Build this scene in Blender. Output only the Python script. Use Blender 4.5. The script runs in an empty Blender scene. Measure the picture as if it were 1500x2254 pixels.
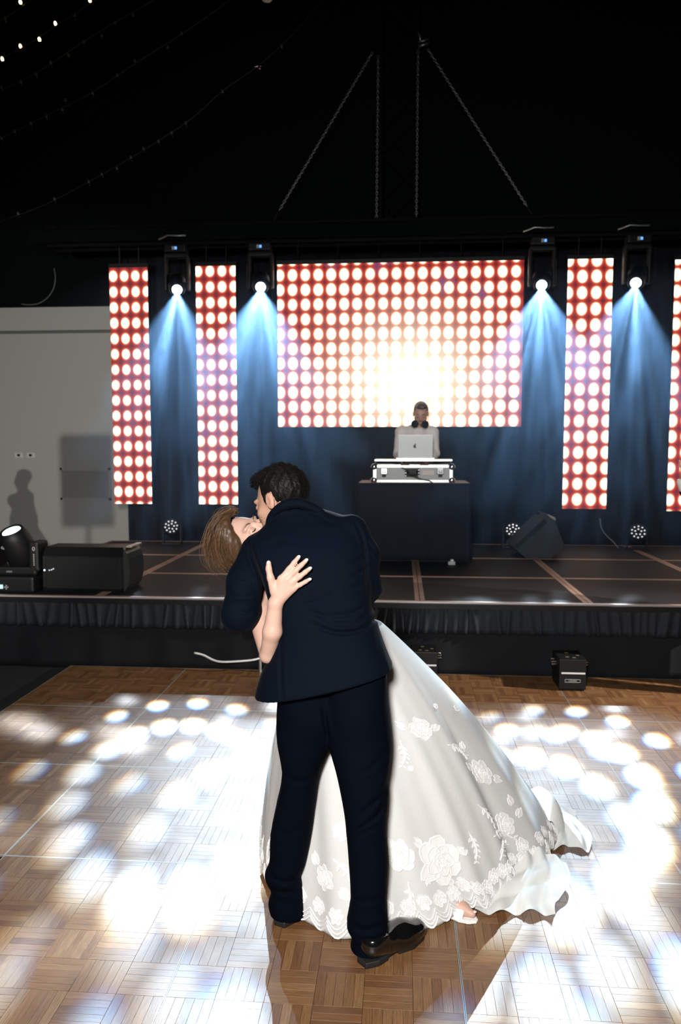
import bpy, bmesh, math, random
import numpy as np
from mathutils import Vector, Matrix

rng = random.Random(7)
SC = bpy.context.scene
COL = SC.collection
R = math.radians

# ------------------------------------------------------------------ camera
FPX, CAMH, YAW, TILT = 1700.0, 1.70, R(4.5), R(4.77)
cd = bpy.data.cameras.new('camera'); cam = bpy.data.objects.new('camera', cd); COL.objects.link(cam)
cam.location = (0, 0, CAMH); cam.rotation_euler = (R(90) - TILT, 0, YAW)
cd.sensor_fit = 'VERTICAL'; cd.sensor_height = 36.0; cd.lens = FPX / 2254 * 36
cd.clip_start = 0.05; cd.clip_end = 100
cd.dof.use_dof = True; cd.dof.focus_distance = 2.62; cd.dof.aperture_fstop = 4.0
SC.camera = cam
_fw = np.array([-math.sin(YAW) * math.cos(TILT), math.cos(YAW) * math.cos(TILT), -math.sin(TILT)])
_rt = np.array([math.cos(YAW), math.sin(YAW), 0.0]); _up = np.cross(_rt, _fw)
_o = np.array([0, 0, CAMH])
def W(px, py, Y):
    """point of the place seen at a pixel of the photograph, at distance Y down the hall"""
    r = _fw + _rt * (px - 750) / FPX - _up * (py - 1127) / FPX
    return _o + r * Y / r[1]
def G(px, py, z=0.0):
    """point on a level surface at height z"""
    r = _fw + _rt * (px - 750) / FPX - _up * (py - 1127) / FPX
    return _o + r * (z - CAMH) / r[2]
def PX(P):
    q = P - _o; d = q @ _fw
    return 750 + FPX * (q @ _rt) / d, 1127 - FPX * (q @ _up) / d

# ------------------------------------------------------------------ world, exposure
wd = bpy.data.worlds.new('world'); SC.world = wd; wd.use_nodes = True
wd.node_tree.nodes['Background'].inputs[0].default_value = (0.5, 0.62, 0.7, 1)
wd.node_tree.nodes['Background'].inputs[1].default_value = 0.0035
SC.view_settings.view_transform = 'Standard'; SC.view_settings.look = 'None'
SC.view_settings.exposure = 0.0; SC.view_settings.gamma = 1.0
SC.view_settings.use_curve_mapping = False
SC.cycles.use_denoising = True; SC.cycles.use_adaptive_sampling = True; SC.cycles.adaptive_threshold = 0.05
SC.cycles.max_bounces = 4; SC.cycles.diffuse_bounces = 2; SC.cycles.glossy_bounces = 1; SC.cycles.light_sampling_threshold = 0.03
SC.cycles.transmission_bounces = 3; SC.cycles.transparent_max_bounces = 6; SC.cycles.volume_bounces = 0
SC.cycles.sample_clamp_indirect = 4.0; SC.cycles.caustics_reflective = False; SC.cycles.caustics_refractive = False

# ------------------------------------------------------------------ lights that carry the picture
def aim(o, target):
    d = Vector(target) - o.location
    o.rotation_euler = d.to_track_quat('-Z', 'Y').to_euler()

def light(name, kind, loc, target, energy, color, **kw):
    l = bpy.data.lights.new(name, kind); l.energy = energy; l.color = color
    for k, v in kw.items(): setattr(l, k, v)
    o = bpy.data.objects.new(name, l); COL.objects.link(o); o.location = loc
    aim(o, target); return o

# photographer's two flashes, behind the camera left and far off to the right of the stage
FLASH = light('flash_camera_left', 'SPOT', (-0.25, -0.45, 2.35), (0.0, 4.0, 0.9), 930, (1.0, 0.98, 0.95), spot_size=R(100), spot_blend=0.7, shadow_soft_size=0.22)
FLASH2 = light('flash_right', 'SPOT', (5.3, 4.6, 2.75), (1.0, 5.3, 0.0), 1900, (1.0, 0.93, 0.85), spot_size=R(38), spot_blend=0.7, shadow_soft_size=0.06)

def gobo_nodes(l, dots, ring, ring2, dotw, base, streak, seed):
    """beam pattern of a moving head: a dim full cone with rays, and rings of bright prism images with coloured fringes"""
    l.use_nodes = True; nt = l.node_tree; N = nt.nodes; L = nt.links; N.clear()
    out = N.new('ShaderNodeOutputLight'); em = N.new('ShaderNodeEmission'); L.new(em.outputs[0], out.inputs[0])
    tc = N.new('ShaderNodeTexCoord'); sp = N.new('ShaderNodeSeparateXYZ'); L.new(tc.outputs['Normal'], sp.inputs[0])
    def m(op, a, b=None, c=None, clamp=False):
        n = N.new('ShaderNodeMath'); n.operation = op; n.use_clamp = clamp
        for i, v in enumerate((a, b, c)):
            if v is None: continue
            if isinstance(v, (int, float)): n.inputs[i].default_value = v
            else: L.new(v, n.inputs[i])
        return n.outputs[0]
    def ss(x, a, b):
        n = N.new('ShaderNodeMapRange'); n.interpolation_type = 'SMOOTHSTEP'
        L.new(x, n.inputs[0]); n.inputs[1].default_value = a; n.inputs[2].default_value = b
        n.inputs[3].default_value = 0; n.inputs[4].default_value = 1; return n.outputs[0]
    u = m('DIVIDE', sp.outputs[0], sp.outputs[2]); v = m('DIVIDE', sp.outputs[1], sp.outputs[2])
    r = m('SQRT', m('ADD', m('MULTIPLY', u, u), m('MULTIPLY', v, v)))
    th = m('ARCTAN2', v, u)
    def ringdots(n, r0, off, w, rr):
        a = m('SUBTRACT', m('FRACT', m('ADD', m('MULTIPLY', th, n / (2 * math.pi)), off)), 0.5)
        da = m('MULTIPLY', a, 2 * math.pi * r0 / n)
        dr = m('SUBTRACT', rr, r0)
        d = m('SQRT', m('ADD', m('MULTIPLY', da, da), m('MULTIPLY', dr, dr)))
        return m('SUBTRACT', 1.0, ss(d, w * 0.15, w))
    chans = []
    for sc_ in (0.985, 1.0, 1.018):
        rr = m('MULTIPLY', r, sc_)
        a = ringdots(dots, ring, 0.13 * seed, dotw, rr)
        b = ringdots(dots, ring2, 0.37 * seed, dotw * 1.15, rr)
        chans.append(m('ADD', a, m('MULTIPLY', b, 0.8)))
    ray = m('POWER', m('MULTIPLY_ADD', m('SINE', m('ADD', m('MULTIPLY', th, 10.0), seed * 2.0)), 0.5, 0.5), 7.0)
    ray = m('MULTIPLY', ray, m('MULTIPLY_ADD', m('SINE', m('ADD', m('MULTIPLY', th, 3.0), seed)), 0.35, 0.75))
    cone = m('SUBTRACT', 1.0, ss(r, 0.13, 0.24))
    band = m('MULTIPLY', ss(r, 0.125, 0.155), m('SUBTRACT', 1.0, ss(r, 0.19, 0.245)))
    bs = m('ADD', m('MULTIPLY', cone, base), m('MULTIPLY', m('MULTIPLY', ray, band), streak))
    bs = m('MULTIPLY', bs, m('SUBTRACT', 1.0, m('MULTIPLY', ss(v, 0.115, 0.155), 0.95)))   # added mask dims the steep rays to keep the stage floor dark
    cb = N.new('ShaderNodeCombineColor')
    for i in range(3): L.new(m('ADD', m('MULTIPLY', chans[i], 1.0), bs), cb.inputs[i])
    L.new(cb.outputs[0], em.inputs[0]); em.inputs[1].default_value = 1.0

HEADS = [  # lens position, floor point aimed at, energy, dots, ring radius, second ring, seed
    (W(390, 640, 9.15), (-1.15, 3.72, 0), 6200, 16, 0.118, 0.074, 0.3),
    (W(574, 634, 9.15), (-0.62, 3.15, 0), 6200, 15, 0.112, 0.070, 1.1),
    (W(1193, 630, 9.15), (0.55, 3.35, 0), 6200, 15, 0.112, 0.072, 2.3),
    (W(1400, 625, 9.15), (0.72, 3.78, 0), 6200, 16, 0.118, 0.076, 3.7),
]
for k, (p, tgt, en, nd, r1, r2, sd) in enumerate(HEADS):
    o = light('beam', 'SPOT', p, tgt, en, (0.66, 0.84, 1.0), spot_size=R(62), spot_blend=0.25, shadow_soft_size=0.0)
    gobo_nodes(o.data, nd, r1, r2, 0.0165, (0.08, 0.25, 0.15, 0.05)[k], 1.5, sd)
light('added_dj_fill', 'SPOT', (1.6, -2.5, 5.6), (0.06, 8.2, 1.85), 1150, (1.0, 0.95, 0.92), spot_size=R(11), spot_blend=0.6, shadow_soft_size=0.08)  # unseen lamp added to brighten the DJ and laptop
# unseen spot added for the white wall, throws the speaker's shadow on it
light('added_wall_spot', 'SPOT', (-2.5, -1.0, 2.4), (-4.9, 10.9, 1.75), 1150, (1.0, 0.96, 0.88), spot_size=R(34), spot_blend=0.5, shadow_soft_size=0.06)

# ------------------------------------------------------------------ helpers
def node_mat(name):
    m = bpy.data.materials.new(name); m.use_nodes = True
    return m, m.node_tree.nodes, m.node_tree.links, m.node_tree.nodes['Principled BSDF']
def mat(name, col, rough=0.6, metal=0.0, spec=0.5, bump=None, var=None, emit=None, sheen=0.0, coat=0.0, alpha=1.0):
    m, N, L, b = node_mat(name)
    b.inputs['Base Color'].default_value = (*col, 1); b.inputs['Roughness'].default_value = rough
    b.inputs['Metallic'].default_value = metal; b.inputs['Specular IOR Level'].default_value = spec
    if sheen: b.inputs['Sheen Weight'].default_value = sheen; b.inputs['Sheen Roughness'].default_value = 0.5
    if coat: b.inputs['Coat Weight'].default_value = coat; b.inputs['Coat Roughness'].default_value = 0.08
    if emit: b.inputs['Emission Color'].default_value = (*emit[0], 1); b.inputs['Emission Strength'].default_value = emit[1]
    if alpha < 1: b.inputs['Alpha'].default_value = alpha
    tc = N.new('ShaderNodeTexCoord')
    if var:                                        # (scale, amount): soft mottling of the colour
        t = N.new('ShaderNodeTexNoise'); t.inputs['Scale'].default_value = var[0]; t.inputs['Detail'].default_value = 4
        L.new(tc.outputs['Object'], t.inputs['Vector'])
        x = N.new('ShaderNodeMix'); x.data_type = 'RGBA'
        x.inputs[6].default_value = (*[c * (1 - var[1]) for c in col], 1); x.inputs[7].default_value = (*[min(1, c * (1 + var[1])) for c in col], 1)
        L.new(t.outputs[0], x.inputs[0]); L.new(x.outputs[2], b.inputs['Base Color'])
    if bump:                                       # (scale, strength, distance)
        t = N.new('ShaderNodeTexNoise'); t.inputs['Scale'].default_value = bump[0]; t.inputs['Detail'].default_value = 3
        L.new(tc.outputs['Object'], t.inputs['Vector'])
        bp = N.new('ShaderNodeBump'); bp.inputs['Strength'].default_value = bump[1]; bp.inputs['Distance'].default_value = bump[2]
        L.new(t.outputs[0], bp.inputs['Height']); L.new(bp.outputs[0], b.inputs['Normal'])
    return m

def rootloc(p):
    v = Vector((0, 0, 0))
    while p is not None: v = v + p.location; p = p.parent
    return v
def mk(name, V, F, m, parent=None, smooth=False, origin=None):
    """one mesh object from world-space vertices"""
    V = np.asarray(V, dtype=float)
    if parent is not None: off = rootloc(parent); loc = Vector((0, 0, 0))
    else:
        loc = Vector(origin) if origin is not None else Vector(((V[:, 0].min() + V[:, 0].max()) / 2, (V[:, 1].min() + V[:, 1].max()) / 2, V[:, 2].min()))
        off = loc
    me = bpy.data.meshes.new(name); me.from_pydata((V - np.array(off)).tolist(), [], [list(map(int, f)) for f in F])
    if smooth: me.polygons.foreach_set('use_smooth', [True] * len(me.polygons))
    if isinstance(m, (list, tuple)):
        for x in m: me.materials.append(x)
    else: me.materials.append(m)
    me.update(); o = bpy.data.objects.new(name, me); COL.objects.link(o)
    o.location = loc; o.parent = parent
    return o
def thing(name, label, cat, loc, group=None):
    o = bpy.data.objects.new(name, None); COL.objects.link(o); o.location = loc; o.empty_display_size = 0.1
    return tag(o, label, cat, group)
def tag(o, label=None, cat=None, group=None, kind=None):
    if label: o['label'] = label
    if cat: o['category'] = cat
    if group: o['group'] = group
    if kind: o['kind'] = kind
    return o

class MB:
    """collects simple shapes in world space"""
    def __init__(s): s.V = []; s.F = []
    def add(s, V, F):
        n = len(s.V); s.V += [tuple(v) for v in V]; s.F += [tuple(i + n for i in f) for f in F]; return s
    def box(s, a, b, rot=None, c=None):
        x0, y0, z0 = a; x1, y1, z1 = b
        V = [(x, y, z) for z in (z0, z1) for y in (y0, y1) for x in (x0, x1)]
        if rot is not None:
            cc = Vector(c) if c is not None else Vector(((x0 + x1) / 2, (y0 + y1) / 2, (z0 + z1) / 2))
            V = [tuple(rot @ (Vector(v) - cc) + cc) for v in V]
        return s.add(V, [(0, 2, 3, 1), (4, 5, 7, 6), (0, 1, 5, 4), (2, 6, 7, 3), (0, 4, 6, 2), (1, 3, 7, 5)])
    def bbox(s, a, b, r=0.01, rot=None, c=None, seg=2):
        """bevelled box"""
        bm = bmesh.new(); bmesh.ops.create_cube(bm, size=1)
        sz = [b[i] - a[i] for i in range(3)]; ce = [(a[i] + b[i]) / 2 for i in range(3)]
        for v in bm.verts: v.co = Vector([v.co[i] * sz[i] for i in range(3)])
        bmesh.ops.bevel(bm, geom=list(bm.edges), offset=min(r, min(sz) * 0.45), segments=seg, affect='EDGES', profile=0.6)
        if rot is not None:
            cc = (Vector(c) - Vector(ce)) if c is not None else Vector((0, 0, 0))
            V = [tuple(rot @ (v.co - cc) + cc + Vector(ce)) for v in bm.verts]
        else: V = [tuple(v.co + Vector(ce)) for v in bm.verts]
        bm.verts.index_update(); F = [[v.index for v in f.verts] for f in bm.faces]; bm.free()
        return s.add(V, F)
    def tube(s, pts, r, n=8, cap=True):
        pts = [Vector(p) for p in pts]; rs = r if isinstance(r, (list, tuple, np.ndarray)) else [r] * len(pts)
        V = []; F = []; up = None
        for i, p in enumerate(pts):
            t = (pts[min(i + 1, len(pts) - 1)] - pts[max(i - 1, 0)]).normalized()
            if up is None:
                up = Vector((0, 0, 1)) if abs(t.z) < 0.9 else Vector((1, 0, 0))
            a = t.cross(up); a = a.normalized() if a.length > 1e-6 else t.orthogonal().normalized()
            b = a.cross(t).normalized(); up = b
            for k in range(n):
                q = 2 * math.pi * k / n; V.append(tuple(p + (a * math.cos(q) + b * math.sin(q)) * rs[i]))
        for i in range(len(pts) - 1):
            for k in range(n):
                F.append((i * n + k, i * n + (k + 1) % n, (i + 1) * n + (k + 1) % n, (i + 1) * n + k))
        if cap: F.append(tuple(range(n - 1, -1, -1))); F.append(tuple(range((len(pts) - 1) * n, len(pts) * n)))
        return s.add(V, F)
    def lathe(s, prof, c, axis=(0, 0, 1), n=24):
        ax = Vector(axis).normalized(); a = ax.orthogonal().normalized(); b = ax.cross(a); c = Vector(c)
        V = []; F = []
        for (r, h) in prof:
            for k in range(n):
                q = 2 * math.pi * k / n; V.append(tuple(c + ax * h + (a * math.cos(q) + b * math.sin(q)) * max(r, 1e-4)))
        for i in range(len(prof) - 1):
            for k in range(n): F.append((i * n + k, i * n + (k + 1) % n, (i + 1) * n + (k + 1) % n, (i + 1) * n + k))
        F.append(tuple(range(n - 1, -1, -1))); F.append(tuple(range((len(prof) - 1) * n, len(prof) * n)))
        return s.add(V, F)
    def prism(s, poly, d):
        """polygon (3-D points) swept by vector d"""
        n = len(poly); V = [tuple(p) for p in poly] + [tuple(Vector(p) + Vector(d)) for p in poly]
        F = [tuple(range(n - 1, -1, -1)), tuple(range(n, 2 * n))] + [(i, (i + 1) % n, n + (i + 1) % n, n + i) for i in range(n)]
        return s.add(V, F)
    def build(s, name, m, parent=None, smooth=False, origin=None): return mk(name, s.V, s.F, m, parent, smooth, origin)

def cr(pts, n):
    """Catmull-Rom through points, n samples"""
    P = np.asarray(pts, float); Q = np.vstack([2 * P[0] - P[1], P, 2 * P[-1] - P[-2]]); out = []
    for t in np.linspace(0, len(P) - 1, n):
        i = min(int(t), len(P) - 2); f = t - i; a, b, c, d = Q[i:i + 4]
        out.append(0.5 * ((2 * b) + (c - a) * f + (2 * a - 5 * b + 4 * c - d) * f * f + (3 * b - a - 3 * c + d) * f ** 3))
    return np.array(out)

def text_mesh(name, s, size, m, parent, loc, rot, thick=0.0005):
    c = bpy.data.curves.new(name, 'FONT'); c.body = s; c.size = size; c.align_x = 'CENTER'; c.align_y = 'CENTER'; c.extrude = thick
    o = bpy.data.objects.new(name, c); COL.objects.link(o); bpy.context.view_layer.update()
    me = bpy.data.meshes.new_from_object(o.evaluated_get(bpy.context.evaluated_depsgraph_get())); me.name = name
    bpy.data.objects.remove(o); q = bpy.data.objects.new(name, me); COL.objects.link(q)
    me.materials.clear(); me.materials.append(m); q.parent = parent
    q.location = Vector(loc) - rootloc(parent); q.rotation_euler = rot
    return q

# ------------------------------------------------------------------ materials
BLACKCLOTH = mat('black_drape_cloth', (0.012, 0.013, 0.015), 0.95, spec=0.1, sheen=0.0)
DRAPE = mat('stage_curtain_cloth', (0.016, 0.018, 0.024), 0.9, spec=0.15)
BLACKMETAL = mat('black_metal', (0.012, 0.012, 0.013), 0.45, 0.3)
BLACKPLASTIC = mat('black_plastic', (0.006, 0.006, 0.0065), 0.5, spec=0.3, bump=(300, 0.2, 0.001))
GRILLE = mat('speaker_grille', (0.006, 0.0065, 0.007), 0.6, 0.1, spec=0.3, bump=(900, 0.6, 0.001))
ALU = mat('brushed_aluminium', (0.72, 0.72, 0.72), 0.32, 1.0)
CHROME = mat('bright_steel', (0.82, 0.83, 0.85), 0.16, 1.0)
STEEL = mat('galvanised_steel', (0.42, 0.44, 0.43), 0.45, 0.9)
WHITEWALL = mat('painted_white_wall', (0.52, 0.52, 0.50), 0.9, spec=0.2, bump=(60, 0.1, 0.002))
WHITE = mat('white_plastic', (0.78, 0.78, 0.76), 0.4)
LENSGLOW = mat('lit_lens', (0.9, 0.95, 1), 0.2, emit=((0.78, 0.92, 1.0), 9.0))
LENSDIM = mat('dim_lit_lens', (0.8, 0.9, 1), 0.2, emit=((0.72, 0.92, 1.0), 3.0))
WARMGLOW = mat('warm_bulb', (1, 0.8, 0.5), 0.3, emit=((1.0, 0.62, 0.25), 14.0))
BULBOFF = mat('unlit_bulb', (0.06, 0.065, 0.06), 0.3)
BLUELED = mat('blue_indicator', (0.1, 0.3, 0.9), 0.4, emit=((0.12, 0.35, 1.0), 1.6))
SCREENLCD = mat('small_lcd', (0.4, 0.6, 0.7), 0.4, emit=((0.45, 0.8, 0.85), 0.9))
GREYPRINT = mat('grey_print', (0.45, 0.46, 0.46), 0.6)

def wood_mat():
    m, N, L, b = node_mat('oak_parquet')
    oi = N.new('ShaderNodeObjectInfo'); ge = N.new('ShaderNodeNewGeometry'); tc = N.new('ShaderNodeTexCoord')
    def mth(op, a, c=None):
        n = N.new('ShaderNodeMath'); n.operation = op
        for i, v in enumerate((a, c)):
            if v is None: continue
            if isinstance(v, (int, float)): n.inputs[i].default_value = v
            else: L.new(v, n.inputs[i])
        return n.outputs[0]
    rnd = mth('FRACT', mth('ADD', oi.outputs['Random'], ge.outputs['Random Per Island']))
    ramp = N.new('ShaderNodeValToRGB'); L.new(rnd, ramp.inputs[0]); e = ramp.color_ramp.elements
    e[0].position = 0.0; e[0].color = (0.128, 0.056, 0.022, 1); e[1].position = 1.0; e[1].color = (0.24, 0.130, 0.056, 1)
    for p, c in ((0.25, (0.155, 0.069, 0.026, 1)), (0.55, (0.200, 0.098, 0.038, 1)), (0.8, (0.172, 0.082, 0.032, 1))):
        x = e.new(p); x.color = c
    # grain along the strip: object X is the long direction of every piece
    sp = N.new('ShaderNodeSeparateXYZ'); L.new(tc.outputs['Object'], sp.inputs[0])
    cb = N.new('ShaderNodeCombineXYZ')
    L.new(mth('ADD', mth('MULTIPLY', sp.outputs[0], 14.0), mth('MULTIPLY', rnd, 91.0)), cb.inputs[0])
    L.new(mth('ADD', mth('MULTIPLY', sp.outputs[1], 260.0), mth('MULTIPLY', rnd, 37.0)), cb.inputs[1])
    ns = N.new('ShaderNodeTexNoise'); ns.inputs['Scale'].default_value = 1.0; ns.inputs['Detail'].default_value = 5; ns.inputs['Roughness'].default_value = 0.65
    L.new(cb.outputs[0], ns.inputs['Vector'])
    mr = N.new('ShaderNodeMapRange'); L.new(ns.outputs[0], mr.inputs[0]); mr.inputs[1].default_value = 0.3; mr.inputs[2].default_value = 0.7; mr.inputs[3].default_value = 0.55; mr.inputs[4].default_value = 1.3
    mx = N.new('ShaderNodeMix'); mx.data_type = 'RGBA'; mx.blend_type = 'MULTIPLY'; mx.inputs[0].default_value = 1
    L.new(ramp.outputs[0], mx.inputs[6]); L.new(mr.outputs[0], mx.inputs[7]); L.new(mx.outputs[2], b.inputs['Base Color'])
    # worn lacquer: scuffs vary the gloss
    n2 = N.new('ShaderNodeTexNoise'); n2.inputs['Scale'].default_value = 7; n2.inputs['Detail'].default_value = 6; L.new(ge.outputs['Position'], n2.inputs['Vector'])
    m2 = N.new('ShaderNodeMapRange'); L.new(n2.outputs[0], m2.inputs[0]); m2.inputs[3].default_value = 0.30; m2.inputs[4].default_value = 0.52
    L.new(m2.outputs[0], b.inputs['Roughness']); b.inputs['Specular IOR Level'].default_value = 0.6
    bp = N.new('ShaderNodeBump'); bp.inputs['Strength'].default_value = 0.35; bp.inputs['Distance'].default_value = 0.0008
    L.new(ns.outputs[0], bp.inputs['Height']); L.new(bp.outputs[0], b.inputs['Normal'])
    return m
WOOD = wood_mat()
GROOVE = mat('dark_groove', (0.035, 0.019, 0.009), 0.9, spec=0.1)
PANELTRIM = mat('aluminium_floor_trim', (0.34, 0.34, 0.33), 0.5, 0.5)

# ------------------------------------------------------------------ the hall
def carpet_mat():
    m, N, L, b = node_mat('charcoal_carpet'); tc = N.new('ShaderNodeTexCoord')
    t = N.new('ShaderNodeTexNoise'); t.inputs['Scale'].default_value = 160; t.inputs['Detail'].default_value = 2; L.new(tc.outputs['Object'], t.inputs['Vector'])
    r = N.new('ShaderNodeValToRGB'); L.new(t.outputs[0], r.inputs[0])
    r.color_ramp.elements[0].position = 0.4; r.color_ramp.elements[0].color = (0.008, 0.008, 0.009, 1)
    r.color_ramp.elements[1].position = 0.66; r.color_ramp.elements[1].color = (0.055, 0.056, 0.06, 1)
    L.new(r.outputs[0], b.inputs['Base Color']); b.inputs['Roughness'].default_value = 0.95; b.inputs['Specular IOR Level'].default_value = 0.1
    bp = N.new('ShaderNodeBump'); bp.inputs['Strength'].default_value = 0.8; bp.inputs['Distance'].default_value = 0.004
    L.new(t.outputs[0], bp.inputs['Height']); L.new(bp.outputs[0], b.inputs['Normal'])
    return m
ZF = -0.022
tag(MB().box((-8, -4, ZF - 0.2), (8, 12.2, ZF)).build('floor', carpet_mat()), kind='structure')
CEILM = mat('black_tent_lining', (0.004, 0.006, 0.006), 0.95, spec=0.05)
def sheet(name, x0, x1, z0, z1, y, amp, per, m, nx=None, kind='structure', thick=0.02, seed=0, parent=None):
    """hanging cloth with soft vertical folds, with thickness"""
    r = random.Random(seed); nx = nx or int((x1 - x0) * 60); nz = 6; ph = [r.uniform(0, 6.28) for _ in range(4)]
    V = []; F = []
    for side in (0, 1):
        for j in range(nz + 1):
            for i in range(nx + 1):
                x = x0 + (x1 - x0) * i / nx; z = z0 + (z1 - z0) * j / nz
                k = 1.0 - 0.25 * j / nz
                d = amp * k * (math.sin(x * 6.283 / per + ph[0] + 0.4 * math.sin(z + ph[2])) * 0.6 + math.sin(x * 6.283 / (per * 0.53) + ph[1]) * 0.3 + math.sin(x * 6.283 / (per * 2.7) + ph[3]) * 0.5)
                V.append((x, y + d + side * thick, z))
    n = (nx + 1) * (nz + 1)
    for j in range(nz):
        for i in range(nx):
            a = j * (nx + 1) + i; F.append((a, a + 1, a + nx + 2, a + nx + 1)); F.append((n + a, n + a + nx + 1, n + a + nx + 2, n + a + 1))
    for i in range(nx):
        F.append((i, n + i, n + i + 1, i + 1)); a = nz * (nx + 1) + i; F.append((a, a + 1, n + a + 1, n + a))
    for j in range(nz):
        a = j * (nx + 1); F.append((a, a + nx + 1, n + a + nx + 1, n + a)); a += nx; F.append((a, n + a, n + a + nx + 1, a + nx + 1))
    o = mk(name, V, F, m, parent, smooth=True)
    if kind and parent is None: tag(o, kind=kind)
    return o
# white rear wall seen left of the stage, with its ledge; black lining above and everywhere else
YW = 10.9
zt = W(120, 677, YW)[2]; zl = W(120, 731, YW)[2]
wl = tag(MB().box((-8, YW, ZF), (8, YW + 0.15, zl - 0.02)).build('wall_back', WHITEWALL), kind='structure')
MB().box((-8, YW - 0.035, zl + 0.02), (8, YW + 0.15, zt)).build('wall_fascia', WHITEWALL, wl)
MB().box((-8, YW + 0.03, zl - 0.02), (8, YW + 0.15, zl + 0.02)).build('painted_ledge_shade', mat('painted_ledge_shade', (0.16, 0.17, 0.16), 0.9), wl)  # shadow line of the ledge, its shade put into a dark grey strip
MB().box((-8, YW - 0.016, ZF), (8, YW, ZF + 0.14)).build('baseboard', WHITEWALL, wl)
tag(MB().box((-8, YW - 0.12, zt), (8, YW + 0.15, 10.2)).build('wall_upper', CEILM), kind='structure')
tag(MB().box((-8.2, -4, ZF), (-8, 12, 10.2)).build('wall_left', CEILM), kind='structure')
tag(MB().box((8, -4, ZF), (8.2, 12, 10.2)).build('wall_right', CEILM), kind='structure')
tag(MB().box((-8.2, -4.2, ZF), (8.2, -4, 10.2)).build('wall_front', CEILM), kind='structure')
tag(MB().box((-8.2, -4.2, 10.2), (8.2, 12, 10.4)).build('ceiling', CEILM), kind='structure')
# wall sockets and louvred vent
for px, lab in ((42, 'cream wall switch plate on white wall, the left of two'), (68, 'cream wall switch plate on white wall, the right of two')):
    c = W(px, 1002, YW); t = thing('switch_plate', lab, 'switch', (c[0], YW, c[2] - 0.04), 'wall switch plates')
    MB().bbox((c[0] - 0.06, YW - 0.012, c[2] - 0.036), (c[0] + 0.06, YW, c[2] + 0.036), 0.006).build('plate', WHITE, t)
    MB().bbox((c[0] - 0.02, YW - 0.02, c[2] - 0.018), (c[0] + 0.02, YW - 0.011, c[2] + 0.018), 0.004).build('rocker', BLACKPLASTIC, t)
a = W(135, 1100, YW); b = W(244, 1030, YW)
t = thing('wall_vent', 'white louvred air vent low on the white wall', 'vent', ((a[0] + b[0]) / 2, YW, a[2]))
fr = MB()
for q in ((a[0], a[2], b[0], a[2] + 0.03), (a[0], b[2] - 0.03, b[0], b[2]), (a[0], a[2], a[0] + 0.03, b[2]), (b[0] - 0.03, a[2], b[0], b[2])):
    fr.box((q[0], YW - 0.025, q[1]), (q[2], YW, q[3]))
fr.build('vent_frame', WHITEWALL, t)
z = a[2] + 0.04
while z < b[2] - 0.04:
    MB().box((a[0] + 0.03, YW - 0.022, z), (b[0] - 0.03, YW - 0.002, z + 0.006), Matrix.Rotation(R(-30), 3, 'X')).build('louvre', WHITEWALL, t); z += 0.022

# ------------------------------------------------------------------ dance floor of square parquet panels
PW, PD = 0.925, 0.92
strip_len, strip_w, strip_t = 0.1515, 0.0303, 0.007
def strip_mesh(n, name):
    b = MB(); g = 0.00025
    for k in range(n):
        y0 = -strip_w * n / 2 + k * strip_w
        hx, t = strip_len / 2 - g, strip_t
        V = [(-hx, y0 + g, 0), (hx, y0 + g, 0), (hx, y0 + strip_w - g, 0), (-hx, y0 + strip_w - g, 0)]
        c = 0.00015
        T = [(-hx + c, y0 + g + c, t), (hx - c, y0 + g + c, t), (hx - c, y0 + strip_w - g - c, t), (-hx + c, y0 + strip_w - g - c, t)]
        M = [(x, y, t - c) for x, y, _ in V]
        b.add(V + M + T, [(8, 9, 10, 11)] + [(i, (i + 1) % 4, 4 + (i + 1) % 4, 4 + i) for i in range(4)] + [(4 + i, 4 + (i + 1) % 4, 8 + (i + 1) % 4, 8 + i) for i in range(4)])
    me = bpy.data.meshes.new(name); me.from_pydata(b.V, [], b.F); me.materials.append(WOOD); me.update(); return me
SM, BMESH = strip_mesh(1, 'parquet_strip'), strip_mesh(5, 'parquet_block')
def floor_panel(i, j, fine):
    x0, y0 = -0.722 + PW * i, 2.98 + PD * j; x1, y1 = x0 + PW, y0 + PD; zt = -strip_t
    b = MB().box((x0 + 0.001, y0 + 0.001, ZF), (x1 - 0.001, y1 - 0.001, zt))
    V, F = b.V, b.F; nb = len(F); w = 0.0038
    for q in ((x0 + .0008, y0 + .0008, x1 - .0008, y0 + w), (x0 + .0008, y1 - w, x1 - .0008, y1 - .0008), (x0 + .0008, y0 + w, x0 + w, y1 - w), (x1 - w, y0 + w, x1 - .0008, y1 - w)):
        b.box((q[0], q[1], zt), (q[2], q[3], 0.0004))
    p = mk('floor_panel', b.V, b.F, [GROOVE, PANELTRIM])
    for k, f in enumerate(p.data.polygons): f.material_index = 1 if k >= nb else 0
    tag(p, kind='structure'); off = p.location
    bx, by = (PW - 2 * w) / 6, (PD - 2 * w) / 6
    for u in range(6):
        for v in range(6):
            cx, cy = x0 + w + bx * (u + .5), y0 + w + by * (v + .5); turn = (u + v + i + j) % 2
            if not fine:
                o = bpy.data.objects.new('parquet_block', BMESH); COL.objects.link(o); o.parent = p
                o.location = Vector((cx, cy, zt)) - off; o.rotation_euler.z = R(90) if turn else 0
                o.scale = ((by if turn else bx) / 0.1525, (bx if turn else by) / 0.1525, 1)
            else:
                for k in range(5):
                    d = (k - 2) * (by if not turn else bx) / 5
                    o = bpy.data.objects.new('parquet_strip', SM); COL.objects.link(o); o.parent = p
                    o.location = Vector((cx + (d if turn else 0), cy + (0 if turn else d), zt)) - off
                    o.rotation_euler.z = R(90) if turn else 0
                    o.scale = ((by if turn else bx) / 0.1525, (bx if turn else by) / 0.1525, 1)
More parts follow.
